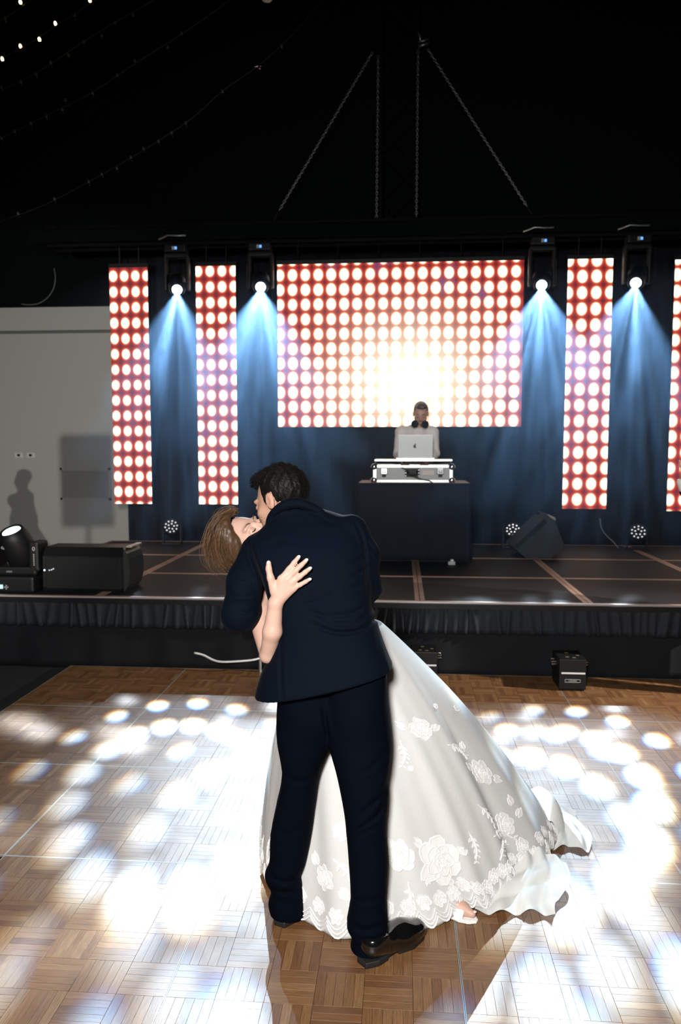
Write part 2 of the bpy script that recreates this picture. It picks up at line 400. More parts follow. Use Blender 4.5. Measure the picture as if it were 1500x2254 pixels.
for j in range(-2, 3):
    for i in range(-2, 4):
        if j == -2 and not -1 <= i <= 1: continue
        if j == -1 and i in (-2, 3): continue
        floor_panel(i, j, (j == -1 and -1 <= i <= 1) or (j == 0 and -1 <= i <= 1))
# black bevelled edging along the left side of the dance floor
xe = -0.722 - 2 * PW
V = [(xe, 2.06, ZF), (xe, 2.06, 0), (xe - 0.15, 2.06, ZF), (xe, 5.7, ZF), (xe, 5.7, 0), (xe - 0.15, 5.7, ZF)]
tag(mk('floor_ramp', V, [(0, 1, 2), (3, 5, 4), (1, 4, 5, 2), (0, 2, 5, 3), (0, 3, 4, 1)], mat('black_rubber_edge', (0.008, 0.008, 0.008), 0.7)), kind='structure')

# ------------------------------------------------------------------ stage
SZ = 0.55; SY = [5.76, 6.88, 8.08, 9.28]; SX = [-3.59, -2.345, -1.10, 0.147, 1.394, 2.64, 3.885]
def deckmat():
    m, N, L, b = node_mat('worn_black_deck'); tc = N.new('ShaderNodeTexCoord')
    t = N.new('ShaderNodeTexNoise'); t.inputs['Scale'].default_value = 5; t.inputs['Detail'].default_value = 7; L.new(tc.outputs['Object'], t.inputs['Vector'])
    r = N.new('ShaderNodeValToRGB'); L.new(t.outputs[0], r.inputs[0])
    r.color_ramp.elements[0].color = (0.006, 0.006, 0.008, 1); r.color_ramp.elements[1].color = (0.020, 0.019, 0.023, 1)
    L.new(r.outputs[0], b.inputs['Base Color']); b.inputs['Roughness'].default_value = 0.6; b.inputs['Specular IOR Level'].default_value = 0.15; return m
DECK = deckmat(); DECKEDGE = mat('worn_deck_edge', (0.42, 0.26, 0.19), 0.45, 0.35, var=(18, 0.45))
stage = thing('stage', 'low stage of black decks with worn pale edges and pleated black skirt', 'stage', (0.15, 5.76, ZF))
tag(stage, kind='structure')
for a in range(len(SX) - 1):
    for c in range(len(SY) - 1):
        x0, x1, y0, y1 = SX[a] + .003, SX[a + 1] - .003, SY[c] + .003, SY[c + 1] - .003; w = 0.034
        d = MB().box((x0 + w, y0 + w * .7, SZ - 0.06), (x1 - w, y1 - w * .7, SZ - 0.002)).build('stage_deck', DECK, stage)
        e = MB()
        for q in ((x0, y0, x1, y0 + w * .7), (x0, y1 - w * .7, x1, y1), (x0, y0 + w * .7, x0 + w, y1 - w * .7), (x1 - w, y0 + w * .7, x1, y1 - w * .7)):
            e.box((q[0], q[1], SZ - 0.06), (q[2], q[3], SZ))
        e.build('deck_edge', DECKEDGE, d)
for x in SX:
    for y in (SY[0] + 0.03, SY[2], SY[3] - 0.03):
        MB().tube([(x + 0.05, y + 0.12, ZF), (x + 0.05, y + 0.12, SZ - 0.06)], 0.024, 10).build('stage_leg', STEEL, stage)
# skirt: lower plain cloth and gathered valance above it
def pleats(name, x0, x1, z0, z1, y, amp, m, seed, parent, lo=0.05, hi=0.11):
    r = random.Random(seed); xs = [x0]
    while xs[-1] < x1: xs.append(xs[-1] + r.uniform(lo, hi))
    V = []; F = []; prof = []
    for k in range(len(xs) - 1):
        w = xs[k + 1] - xs[k]; h = amp * r.uniform(0.4, 1.2); lean = r.uniform(-.25, .25)
        for q, hh in ((0, 0), (.2, .1), (.35, .75), (.5, 1), (.65, .8), (.8, .12)): prof.append((xs[k] + w * q, h * hh, lean * w))
    nz = 5
    for j in range(nz + 1):
        t = j / nz
        for x, d, l in prof: V.append((x + l * (t - .5) * 2, y - d * (1 - 0.55 * t) - 0.002, z0 + (z1 - z0) * t))
    n = len(prof)
    for j in range(nz):
        for i in range(n - 1): F.append((j * n + i, j * n + i + 1, (j + 1) * n + i + 1, (j + 1) * n + i))
    m0 = len(V); V += [(v[0], y + 0.004, v[2]) for v in V]
    F += [tuple(reversed([i + m0 for i in f])) for f in F]
    for i in range(n - 1): F.append((i, m0 + i, m0 + i + 1, i + 1))
    return mk(name, V, F, m, parent, smooth=True)
VALANCE = mat('stage_valance_cloth', (0.011, 0.014, 0.019), 0.75, spec=0.3)
o = sheet('stage_skirt', SX[0], SX[-1] - 0.1, ZF + 0.01, SZ - 0.2, 5.752, 0.012, 0.5, BLACKCLOTH, parent=stage, thick=0.006, seed=3)
pleats('skirt_valance', SX[0], SX[-1], SZ - 0.235, SZ - 0.045, 5.735, 0.028, VALANCE, 5, stage)
MB().box((SX[0], 5.72, SZ - 0.05), (SX[-1], 5.762, SZ - 0.012)).build('skirt_rail', BLACKPLASTIC, stage)
MB().box((SX[0], 5.738, SZ - 0.011), (SX[-1], 5.764, SZ + 0.001)).build('front_rail', mat('worn_front_rail', (0.55, 0.47, 0.45), 0.4, 0.5), stage)

# stage backdrop curtain and the black border above the screens
tag(sheet('stage_curtain', -3.66, 4.6, SZ - 0.5, 4.15, 10.05, 0.05, 0.33, DRAPE, seed=4, kind=None), 'dark navy pleated curtain hanging behind the LED screens', 'curtain')
tag(sheet('curtain_border', -4.6, 4.8, W(750, 520, 9.42)[2], W(750, 490, 9.42)[2], 9.42, 0.012, 0.6, CEILM, seed=9, kind=None), 'black cloth border along the top of the screens', 'border')

# ------------------------------------------------------------------ LED screens
def led_mat(name, x0, z0, px, pz, wash=None, dark=0.5, seed=0.0):
    m, N, L, b = node_mat(name)
    def mth(op, a, c=None, e=None, clamp=False):
        n = N.new('ShaderNodeMath'); n.operation = op; n.use_clamp = clamp
        for i, v in enumerate((a, c, e)):
            if v is None: continue
            if isinstance(v, (int, float)): n.inputs[i].default_value = v
            else: L.new(v, n.inputs[i])
        return n.outputs[0]
    ge = N.new('ShaderNodeNewGeometry'); sp = N.new('ShaderNodeSeparateXYZ'); L.new(ge.outputs['Position'], sp.inputs[0])
    X, Z = sp.outputs[0], sp.outputs[2]
    u = mth('MULTIPLY', mth('SUBTRACT', mth('FRACT', mth('DIVIDE', mth('SUBTRACT', X, x0), px)), 0.5), px)
    v = mth('MULTIPLY', mth('SUBTRACT', mth('FRACT', mth('DIVIDE', mth('SUBTRACT', Z, z0), pz)), 0.5), px * 1.27 * 0.9)
    v = mth('MULTIPLY', v, 1.0 / 1.27 / 0.9 * (pz / px) * 0.80)
    d = mth('DIVIDE', mth('SQRT', mth('ADD', mth('MULTIPLY', u, u), mth('MULTIPLY', v, v))), px)
    d = mth('MULTIPLY', d, 1.10)
    if wash:                                       # the clip on the screen flares out round a centre
        wx, wz, s, amt = wash
        dx = mth('DIVIDE', mth('SUBTRACT', X, wx), s); dz = mth('DIVIDE', mth('SUBTRACT', Z, wz), s * 0.8)
        g = mth('POWER', 2.718, mth('MULTIPLY', mth('ADD', mth('MULTIPLY', dx, dx), mth('MULTIPLY', dz, dz)), -1.0))
        d = mth('SUBTRACT', d, mth('MULTIPLY', g, amt))
    nz = N.new('ShaderNodeTexNoise'); nz.inputs['Scale'].default_value = 1.6; nz.inputs['Detail'].default_value = 1
    mp = N.new('ShaderNodeVectorMath'); mp.operation = 'ADD'; mp.inputs[1].default_value = (seed, 0, seed * 2); L.new(ge.outputs['Position'], mp.inputs[0]); L.new(mp.outputs[0], nz.inputs['Vector'])
    d = mth('ADD', d, mth('MULTIPLY', mth('SUBTRACT', nz.outputs[0], 0.45), 0.10))
    ramp = N.new('ShaderNodeValToRGB'); L.new(d, ramp.inputs[0]); E = ramp.color_ramp.elements
    E[0].position = 0.0; E[0].color = (1, 0.97, 0.90, 1); E[1].position = 1.0; E[1].color = (0.10, 0.006, 0.012, 1)
    for p, c in ((0.33, (1.0, 0.93, 0.78, 1)), (0.40, (0.95, 0.50, 0.24, 1)), (0.455, (0.66, 0.080, 0.045, 1)), (0.56, (0.42, 0.024, 0.020, 1)), (0.66, (0.20, 0.012, 0.018, 1))):
        x = E.new(p); x.color = c
    st = N.new('ShaderNodeMapRange'); L.new(d, st.inputs[0]); st.inputs[1].default_value = 0.28; st.inputs[2].default_value = 0.44; st.inputs[3].default_value = 2.6; st.inputs[4].default_value = 1.0
    # a few bluish cells wander through the red
    n2 = N.new('ShaderNodeTexNoise'); n2.inputs['Scale'].default_value = 2.3; L.new(mp.outputs[0], n2.inputs['Vector'])
    bl = N.new('ShaderNodeMapRange'); L.new(n2.outputs[0], bl.inputs[0]); bl.inputs[1].default_value = 0.60; bl.inputs[2].default_value = 0.72; bl.inputs[3].default_value = 0; bl.inputs[4].default_value = 0.75
    msk = mth('MULTIPLY', bl.outputs[0], mth('GREATER_THAN', d, 0.45))
    mx = N.new('ShaderNodeMix'); mx.data_type = 'RGBA'; L.new(msk, mx.inputs[0]); L.new(ramp.outputs[0], mx.inputs[6]); mx.inputs[7].default_value = (0.20, 0.075, 0.22, 1)
    b.inputs['Base Color'].default_value = (0.01, 0.01, 0.01, 1); b.inputs['Roughness'].default_value = 0.6
    if wash:
        m3 = N.new('ShaderNodeMix'); m3.data_type = 'RGBA'; L.new(mth('MULTIPLY', mth('POWER', g, 1.2), 0.98), m3.inputs[0]); L.new(mx.outputs[2], m3.inputs[6]); m3.inputs[7].default_value = (1.0, 0.90, 0.66, 1); mx = m3
    L.new(mx.outputs[2], b.inputs['Emission Color']); L.new(mth('ADD', st.outputs[0], mth('MULTIPLY', g, 0.55)) if wash else st.outputs[0], b.inputs['Emission Strength'])
    return m
YL = 9.60
def led(name, label, x0, x1, z0, z1, nx, nz, mm, cat='screen', group=None):
    t = thing(name, label, cat, ((x0 + x1) / 2, YL, z0), group)
    w, h = (x1 - x0) / nx, (z1 - z0) / nz; g = 0.0008
    for i in range(nx):
        for k in range(nz):
            a, c = x0 + w * i, z0 + h * k
            p = MB().box((a + g, YL, c + g), (a + w - g, YL + 0.07, c + h - g)).build('led_panel', BLACKPLASTIC, t)
            MB().box((a + g, YL - 0.004, c + g), (a + w - g, YL - 0.0005, c + h - g)).build('led_face', mm, p)
    MB().box((x0 - 0.01, YL + 0.01, z1), (x1 + 0.01, YL + 0.08, z1 + 0.05)).build('hanging_bar', BLACKMETAL, t)
    for i in range(max(2, nx)):
        x = x0 + (x1 - x0) * (i + .5) / max(2, nx)
        MB().tube([(x, YL + 0.04, z1 + 0.03), (x, YL + 0.04, z1 + 0.27)], 0.009, 8).build('hook', BLACKMETAL, t)
    return t
zb, zt_, zs = 0.985, 3.935, 1.955
led('led_column', 'tall narrow LED column at far left against the white wall', -3.655, -3.165, zb, zt_, 1, 6, led_mat('led_picture_far_left', -3.675, zb + 0.06, 0.142, 0.192, seed=1.0), group='LED columns')
led('led_column', 'tall narrow LED column just left of the big screen', -2.555, -2.055, zb, zt_, 1, 6, led_mat('led_picture_left', -2.60, zb - 0.06, 0.150, 0.190, seed=2.3), group='LED columns')
led('led_screen', 'wide LED screen of white dots on red behind the DJ', -1.535, 1.450, zs, zt_ + 0.0, 6, 4, led_mat('led_picture_centre', -1.585, zs - 0.02, 0.159, 0.178, wash=(0.10, 2.50, 0.85, 0.13), seed=3.1))
led('led_column', 'tall narrow LED column just right of the big screen', 1.965, 2.49, zb - 0.03, zt_, 1, 6, led_mat('led_picture_right', 1.89, zb - 0.01, 0.165, 0.190, seed=4.2), group='LED columns')
led('led_column', 'tall narrow LED column cut by the right edge', 3.205, 3.72, zb - 0.05, zt_ - 0.03, 1, 6, led_mat('led_picture_far_right', 3.15, zb - 0.01, 0.165, 0.190, seed=5.7), group='LED columns')

# truss behind the border that carries screens and lights
def truss(name, label, p0, p1, s, m, bays, group=None, vertical=False):
    p0, p1 = Vector(p0), Vector(p1); ax = (p1 - p0).normalized()
    a = (Vector((0, 1, 0)) if abs(ax.y) < .9 else Vector((1, 0, 0))); b = ax.cross(a).normalized()
    t = thing(name, label, 'truss', tuple(p0), group)
    C = [a * s / 2 * i + b * s / 2 * j for i in (-1, 1) for j in (-1, 1)]
    for c in C: MB().tube([p0 + c, p1 + c], 0.025, 8).build('chord', m, t)
    L = (p1 - p0).length
    for f, (i, j) in enumerate(((0, 1), (2, 3), (0, 2), (1, 3))):
        for k in range(bays):
            q0, q1 = p0 + ax * L * k / bays, p0 + ax * L * (k + 1) / bays
            x, y = (C[i], C[j]) if (k + f) % 2 else (C[j], C[i])
            MB().tube([q0 + x, q1 + y], 0.011, 6).build('brace', m, t)
    return t
DARKTRUSS = mat('dark_truss', (0.005, 0.0055, 0.0055), 0.8, 0.0, spec=0.1)
truss('truss', 'black horizontal truss carrying screens and moving heads', (-4.4, 9.62, zt_ + 0.37), (4.6, 9.62, zt_ + 0.37), 0.22, DARKTRUSS, 22)
# hoist mast in the middle with chains down to the truss
c0, c1 = W(838, -40, 9.9), W(838, 500, 9.9); c2 = W(922, -40, 9.9)
mx_ = (c0[0] + c2[0]) / 2
truss('mast', 'dim dark lattice mast rising above the screen', (mx_, 10.05, c1[2]), (mx_, 10.05, 8.4), 0.44, DARKTRUSS, 9)
def chain(label, a, b, ln=0.034):
    a, b = Vector(a), Vector(b); d = b - a; n = int(d.length / ln); ax = d.normalized(); s0 = ax.orthogonal().normalized()
    B = MB()
    for k in range(n):
        c = a + ax * ln * (k + .5); sd = (Matrix.Rotation(R(90) * (k % 2) + R(40), 3, ax) @ s0)
        pts = []
        for q in range(8):
            an = 2 * math.pi * q / 8; pts.append(c + ax * math.cos(an) * ln * 0.66 + sd * math.sin(an) * ln * 0.36)
        pts.append(pts[0]); B.tube(pts, 0.0042, 4, cap=False)
    t = thing('hoist_chain', label, 'chain', tuple(b), 'hoist chains over the screen'); B.build('links', STEEL, t, smooth=True)
    MB().tube([b, (b.x + (0.10 if ax.x > 0.2 else -0.10 if ax.x < -0.2 else 0), 9.62, zt_ + 0.46)], 0.012, 6).build('sling', BLACKMETAL, t); return t
chain('hoist chain slanting down to the left above the screen', W(820, 116, 9.55), W(612, 468, 9.55))
chain('hoist chain hanging straight down, the left of the two upright ones', W(833, 122, 9.55), W(829, 500, 9.55))
chain('hoist chain hanging straight down, the right of the two upright ones', W(921, 112, 9.55), W(917, 500, 9.55))
chain('hoist chain slanting down to the right above the screen', W(942, 108, 9.55), W(1163, 458, 9.55))
# slings and shackle at the chain heads
sh = thing('hoist_shackle', 'pale steel shackle where the right hoist chains meet', 'shackle', W(932, 98, 9.55))
for dy, rr in ((0, 0.012), (9, 0.015)):
    MB().tube([W(922, 93 + dy, 9.55), W(932, 90 + dy, 9.53), W(944, 86 + dy, 9.55)], rr, 8).build('pin', STEEL, sh, smooth=True)
MB().tube([W(921, 72, 9.55), W(925, 80, 9.55), W(926, 92, 9.55)], 0.012, 8).build('hook', STEEL, sh, smooth=True)
MB().tube([W(926, 100, 9.55), W(921, 112, 9.55)], 0.01, 6).build('lower_link', BLACKMETAL, sh, smooth=True)

# ------------------------------------------------------------------ fairy light strings in the roof
YS = 7.0
strings = [
    ('lit fairy light string at the top left corner', [(-60, 80), (0, 45), (40, 20), (90, -12), (200, -70)], [(45, 5, 1), (10, 40, 0)]),
    ('lit fairy light string crossing the top left, second from the corner', [(-60, 160), (0, 130), (60, 98), (130, 52), (205, 3), (260, -40)], [(5, 130, 1), (45, 102, 1), (87, 87, 1), (122, 52, 1), (164, 34, 0), (198, 1, 1)]),
    ('unlit fairy light string below the lit ones', [(-60, 215), (0, 198), (80, 160), (180, 94), (260, 45), (335, 2), (420, -50)], [(3, 192, 0), (46, 180, 0), (80, 164, 0), (112, 138, 0), (151, 121, 0), (184, 92, 0), (224, 78, 0), (253, 49, 0), (293, 33, 0)]),
    ('unlit fairy light string sagging across the middle of the roof', [(-60, 325), (0, 305), (100, 255), (200, 205), (300, 138), (415, 65), (520, -10)], [(3, 304, 0), (32, 289, 0), (68, 272, 0), (102, 256, 0), (137, 241, 0), (144, 220, 0), (204, 205, 0), (258, 165, 0), (297, 134, 0), (369, 104, 0), (400, 73, 0)]),
    ('lowest unlit fairy light string running up to the mast', [(0, 488), (100, 450), (195, 400), (300, 340), (415, 266), (490, 200), (567, 146), (640, 80), (720, -10)], [(40, 470, 0), (120, 438, 0), (195, 400, 0), (224, 383, 0), (257, 370, 0), (288, 346, 0), (316, 327, 0), (349, 311, 0), (378, 292, 0), (409, 271, 0), (490, 201, 0), (620, 102, 0)]),
]
for k, (lab, path, bulbs) in enumerate(strings):
    y = YS + 0.25 * k; pts = [W(px, py, y) for px, py in path]; t = thing('fairy_lights', lab, 'string lights', tuple(pts[0]), 'fairy light strings')
    MB().tube(cr(pts, 28), 0.0045, 5).build('cable', BLACKPLASTIC, t, smooth=True)
    for px, py, on in bulbs:
        c = W(px, py, y)
        q = Vector((0.3, 0, -1)).normalized()
        MB().lathe([(0.002, 0.02), (0.010, 0.012), (0.013, -0.002), (0.009, -0.014), (0.002, -0.022)], c, q, 8).build('bulb', WARMGLOW if on else BULBOFF, t, smooth=True)
        MB().lathe([(0.007, -0.002), (0.007, 0.014)], Vector(c) - q * -0.022, q, 6).build('bulb_socket', BLACKPLASTIC, t)
c = W(567, 146, 8.0); t = thing('cable_clamp', 'small bright metal clamp on a roof wire', 'clamp', tuple(c))
MB().bbox(c + [-0.03, -0.02, -0.012], c + [0.0, 0.02, 0.03], 0.006).build('jaw', CHROME, t); MB().bbox(c + [0.01, -0.015, -0.03], c + [0.032, 0.015, 0.022], 0.006).build('jaw', CHROME, t)
MB().tube([c + [-0.03, 0, 0], c + [0.035, 0, 0]], 0.006, 8).build('bolt', STEEL, t)
c = W(588, -4, 7.8); t = thing('roof_lamp', 'round grey roof lamp cut by the top edge', 'lamp', tuple(c))
MB().lathe([(0.02, 0.05), (0.05, 0.04), (0.058, 0.0), (0.045, -0.02), (0.01, -0.028)], c, (0, 0, 1), 20).build('shade', mat('grey_lamp_shade', (0.55, 0.55, 0.52), 0.5), t, smooth=True)
MB().tube([c + [0, 0, 0.04], c + [0, 0, 1.3]], 0.006, 6).build('lamp_cord', BLACKPLASTIC, t)
pts = [W(*p, 10.77) for p in ((119, 590), (122, 612), (118, 635), (105, 655), (85, 668), (62, 671), (47, 669))]
tag(MB().tube(cr(pts, 20), 0.007, 6).build('hanging_cable', mat('grey_cable', (0.16, 0.18, 0.18), 0.5), smooth=True), 'thin cable looped in an arc above the white wall', 'cable')

# ------------------------------------------------------------------ moving heads hung over the stage
def moving_head(label, lens, tgt, strap):
    lens, tgt = Vector(lens), Vector(tgt); d = (tgt - lens).normalized(); zc = zt_ + 0.10
    t = thing('moving_head', label, 'stage light', (lens.x, lens.y + 0.12, zc), 'moving heads over the stage')
    c = lens - d * 0.15; cx, cy = c.x, c.y
    MB().bbox((cx - 0.13, cy - 0.09, zc - 0.02), (cx + 0.13, cy + 0.09, zc + 0.07), 0.015).build('base', BLACKPLASTIC, t)
    lc = MB().bbox((cx - 0.03, cy - 0.098, zc + 0.0), (cx + 0.0, cy - 0.088, zc + 0.04), 0.003).build('display', GREYPRINT, t)
    MB().bbox((cx + 0.005, cy - 0.1, zc + 0.005), (cx + 0.03, cy - 0.088, zc + 0.035), 0.003).build('indicator', BLUELED, t)
    MB().bbox((cx - 0.15, cy - 0.05, zc - 0.08), (cx + 0.15, cy + 0.05, zc - 0.02), 0.02).build('yoke_bridge', BLACKPLASTIC, t)
    for s in (-1, 1):
        MB().bbox((cx + s * 0.135 - 0.022, cy - 0.05, c.z - 0.06), (cx + s * 0.135 + 0.022, cy + 0.05, zc - 0.04), 0.018).build('yoke_arm', BLACKPLASTIC, t)
        MB().tube([(cx + s * 0.06, cy, zc + 0.06), (cx + s * 0.06, 9.51, zc + 0.13)], 0.02, 10).build('clamp', CHROME, t)
        k = MB()
        for q in range(12): pass
        pts = [Vector((cx + s * 0.06, 9.51 + 0.045 * math.cos(q), zc + 0.16 + 0.045 * math.sin(q))) for q in np.linspace(-1.57, 3.2, 10)]
        MB().tube(pts, 0.011, 6).build('hook_clamp', CHROME, t)
    hd = MB().lathe([(0.02, -0.2), (0.08, -0.19), (0.105, -0.13), (0.108, 0.0), (0.098, 0.09), (0.085, 0.132), (0.082, 0.137), (0.07, 0.13)], c, d, 28).build('head', BLACKPLASTIC, t, smooth=True)
    MB().lathe([(0.068, 0.118), (0.064, 0.128), (0.045, 0.136), (0.01, 0.139)], c, d, 24).build('lens', LENSGLOW, hd, smooth=True)
    if strap:
        MB().tube([(cx - 0.22, cy + 0.02, zc + 0.155), (cx - 0.1, cy - 0.03, zc + 0.185), (cx + 0.02, cy - 0.02, zc + 0.18), (cx + 0.12, cy - 0.02, zc + 0.185)], 0.011, 6).build('safety_cable', STEEL, t, smooth=True)
for k, lab in enumerate(('lit moving head light between the two left LED columns', 'lit moving head light at the left side of the big screen', 'lit moving head light at the right side of the big screen', 'lit moving head light farthest right over the stage')):
    p, tgt = HEADS[k][0], HEADS[k][1]
    dd = (Vector(tgt) - Vector(p)).normalized(); moving_head(lab, Vector(p) - dd * 0.012, tgt, k in (0, 2, 3))

# ------------------------------------------------------------------ wash lights on the stage floor
def par(label, px, py, Y, aimd):
    c = Vector(W(px, py, Y)); d = Vector(aimd).normalized()
    t = thing('wash_light', label, 'stage light', (c.x, c.y, SZ), 'wash lights on the stage floor')
    b = c - d * 0.13
    MB().lathe([(0.04, 0.0), (0.085, 0.01), (0.098, 0.06), (0.1, 0.125), (0.092, 0.132), (0.088, 0.12)], b, d, 28).build('housing', BLACKPLASTIC, t, smooth=True)
    MB().lathe([(0.09, 0.11), (0.09, 0.117)], b, d, 28).build('lens_plate', BLACKPLASTIC, t)
    a = d.orthogonal().normalized(); e = d.cross(a); g = mat('lens_bead', (0.75, 0.78, 0.8), 0.15, emit=((0.8, 0.85, 0.9), 0.8)) if 'lens_bead' not in bpy.data.materials else bpy.data.materials['lens_bead']
    for rr, n in ((0.034, 5), (0.070, 10)):
        for k in range(n):
            q = 6.283 * k / n; MB().lathe([(0.0105, 0.0), (0.010, 0.004), (0.002, 0.008)], b + d * 0.117 + (a * math.cos(q) + e * math.sin(q)) * rr, d, 6).build('led_bead', g, t)
    for s in (-1, 1):
        MB().box((c.x + s * 0.108 - 0.006, c.y + 0.02, SZ), (c.x + s * 0.108 + 0.006, c.y + 0.06, c.z + 0.03)).build('bracket', BLACKMETAL, t)
    MB().box((c.x - 0.114, c.y - 0.04, SZ), (c.x + 0.114, c.y + 0.12, SZ + 0.012)).build('foot', BLACKMETAL, t)
par('round wash light below the gap between left LED columns', 377, 1158, 9.0, (0.25, -1, 0.55))
par('round wash light just left of the wedge monitor', 1130, 1165, 9.0, (-0.1, -1, 0.75))
par('round wash light on the stage floor at far right', 1406, 1170, 8.9, (-0.25, -1, 0.6))

# ------------------------------------------------------------------ wedge monitors
def wedge_right():
    c = G(1187, 1226, SZ); Y = 8.15
    t = thing('wedge_monitor', 'black wedge monitor tilted back on the stage right of the table', 'speaker', (c[0], Y, SZ))
    P = lambda px, py, y=Y: Vector(W(px, py, y))
    b0, b1, b2, b3 = P(1160, 1230), P(1213, 1229), P(1244, 1203), P(1210, 1137); b4 = P(1131, 1205)
    sec = [b0, b1, b2, P(1222, 1146), b3, b4]
    MB().prism(sec, (-0.02, 0.42, 0.0)).build('cabinet', mat('wedge_carpet', (0.035, 0.042, 0.045), 0.85, bump=(250, 0.5, 0.002)), t)
    MB().prism([P(1131, 1204, Y - 0.012), P(1140, 1208, Y - 0.012), P(1206, 1150, Y - 0.012), P(1199, 1141, Y - 0.012)], (-0.02, 0.44, 0.012)).build('grille', GRILLE, t)
    MB().prism([P(1205, 1131, Y - 0.014), P(1211, 1138, Y - 0.014), P(1225, 1146, Y - 0.014), P(1222, 1139, Y - 0.014)], (-0.02, 0.45, 0.0)).build('corner_trim', mat('worn_corner', (0.45, 0.36, 0.32), 0.5), t)
wedge_right()
def wedge_left():
    Y = 5.95; a, b = W(97, 1300, Y), W(288, 1300, Y); zt2 = W(190, 1206, Y)[2]
    x0, x1 = a[0], b[0]
    t = thing('wedge_monitor', 'long black wedge monitor lying at the stage edge on the left', 'speaker', ((x0 + x1) / 2, Y + 0.15, SZ))
    V = []; prof = [(0.0, 0), (-0.012, 0.03), (-0.004, 0.24), (0.05, 0.30), (0.28, 0.30), (0.34, 0.0)]
    h = (zt2 - SZ) / 0.30
    sec = [Vector((x0, Y + p, SZ + q * h)) for p, q in prof]
    MB().prism(sec, (x1 - x0 - 0.05, 0, 0)).build('cabinet', BLACKPLASTIC, t)
    MB().bbox((x0 + 0.03, Y - 0.022, SZ + 0.02), (x1 - 0.07, Y - 0.004, SZ + 0.235 * h), 0.006).build('grille', GRILLE, t)
    e = MB()
    pts = []
    for k in range(9):
        q = k / 8 * math.pi; pts.append(Vector((x1 - 0.05 + 0.055 * math.sin(q), Y - 0.015 + 0.0 * k, SZ + (0.005 + 0.30 * k / 8) * h)))
    sec = [Vector((x1 - 0.05, Y - 0.012, SZ))] + [Vector((x1 - 0.05 + 0.05 * math.sin(k / 8 * math.pi) ** .6, Y - 0.012, SZ + 0.302 * h * k / 8)) for k in range(1, 8)] + [Vector((x1 - 0.05, Y - 0.012, SZ + 0.302 * h))]
    MB().prism(sec, (0, 0.34, 0)).build('end_cap', mat('end_cap_plastic', (0.03, 0.032, 0.032), 0.35), t)
    MB().bbox((x1 - 0.05, Y + 0.05, SZ + 0.298 * h), (x1 - 0.004, Y + 0.3, SZ + 0.31 * h), 0.004).build('top_trim', mat('worn_top_trim', (0.5, 0.36, 0.28), 0.5), t)
    for k, (px, py) in enumerate(((98, 1255), (109, 1255), (114, 1254), (118, 1252))):
        c = W(px, py, Y - 0.02); MB().lathe([(0.007, 0), (0.005, 0.006)], c, (0, -1, 0), 8).build('indicator', mat('white_led', (0.8, 0.9, 1), 0.3, emit=((0.7, 0.85, 1), 3.0 if k == 0 else 0.25)) , t)
wedge_left()

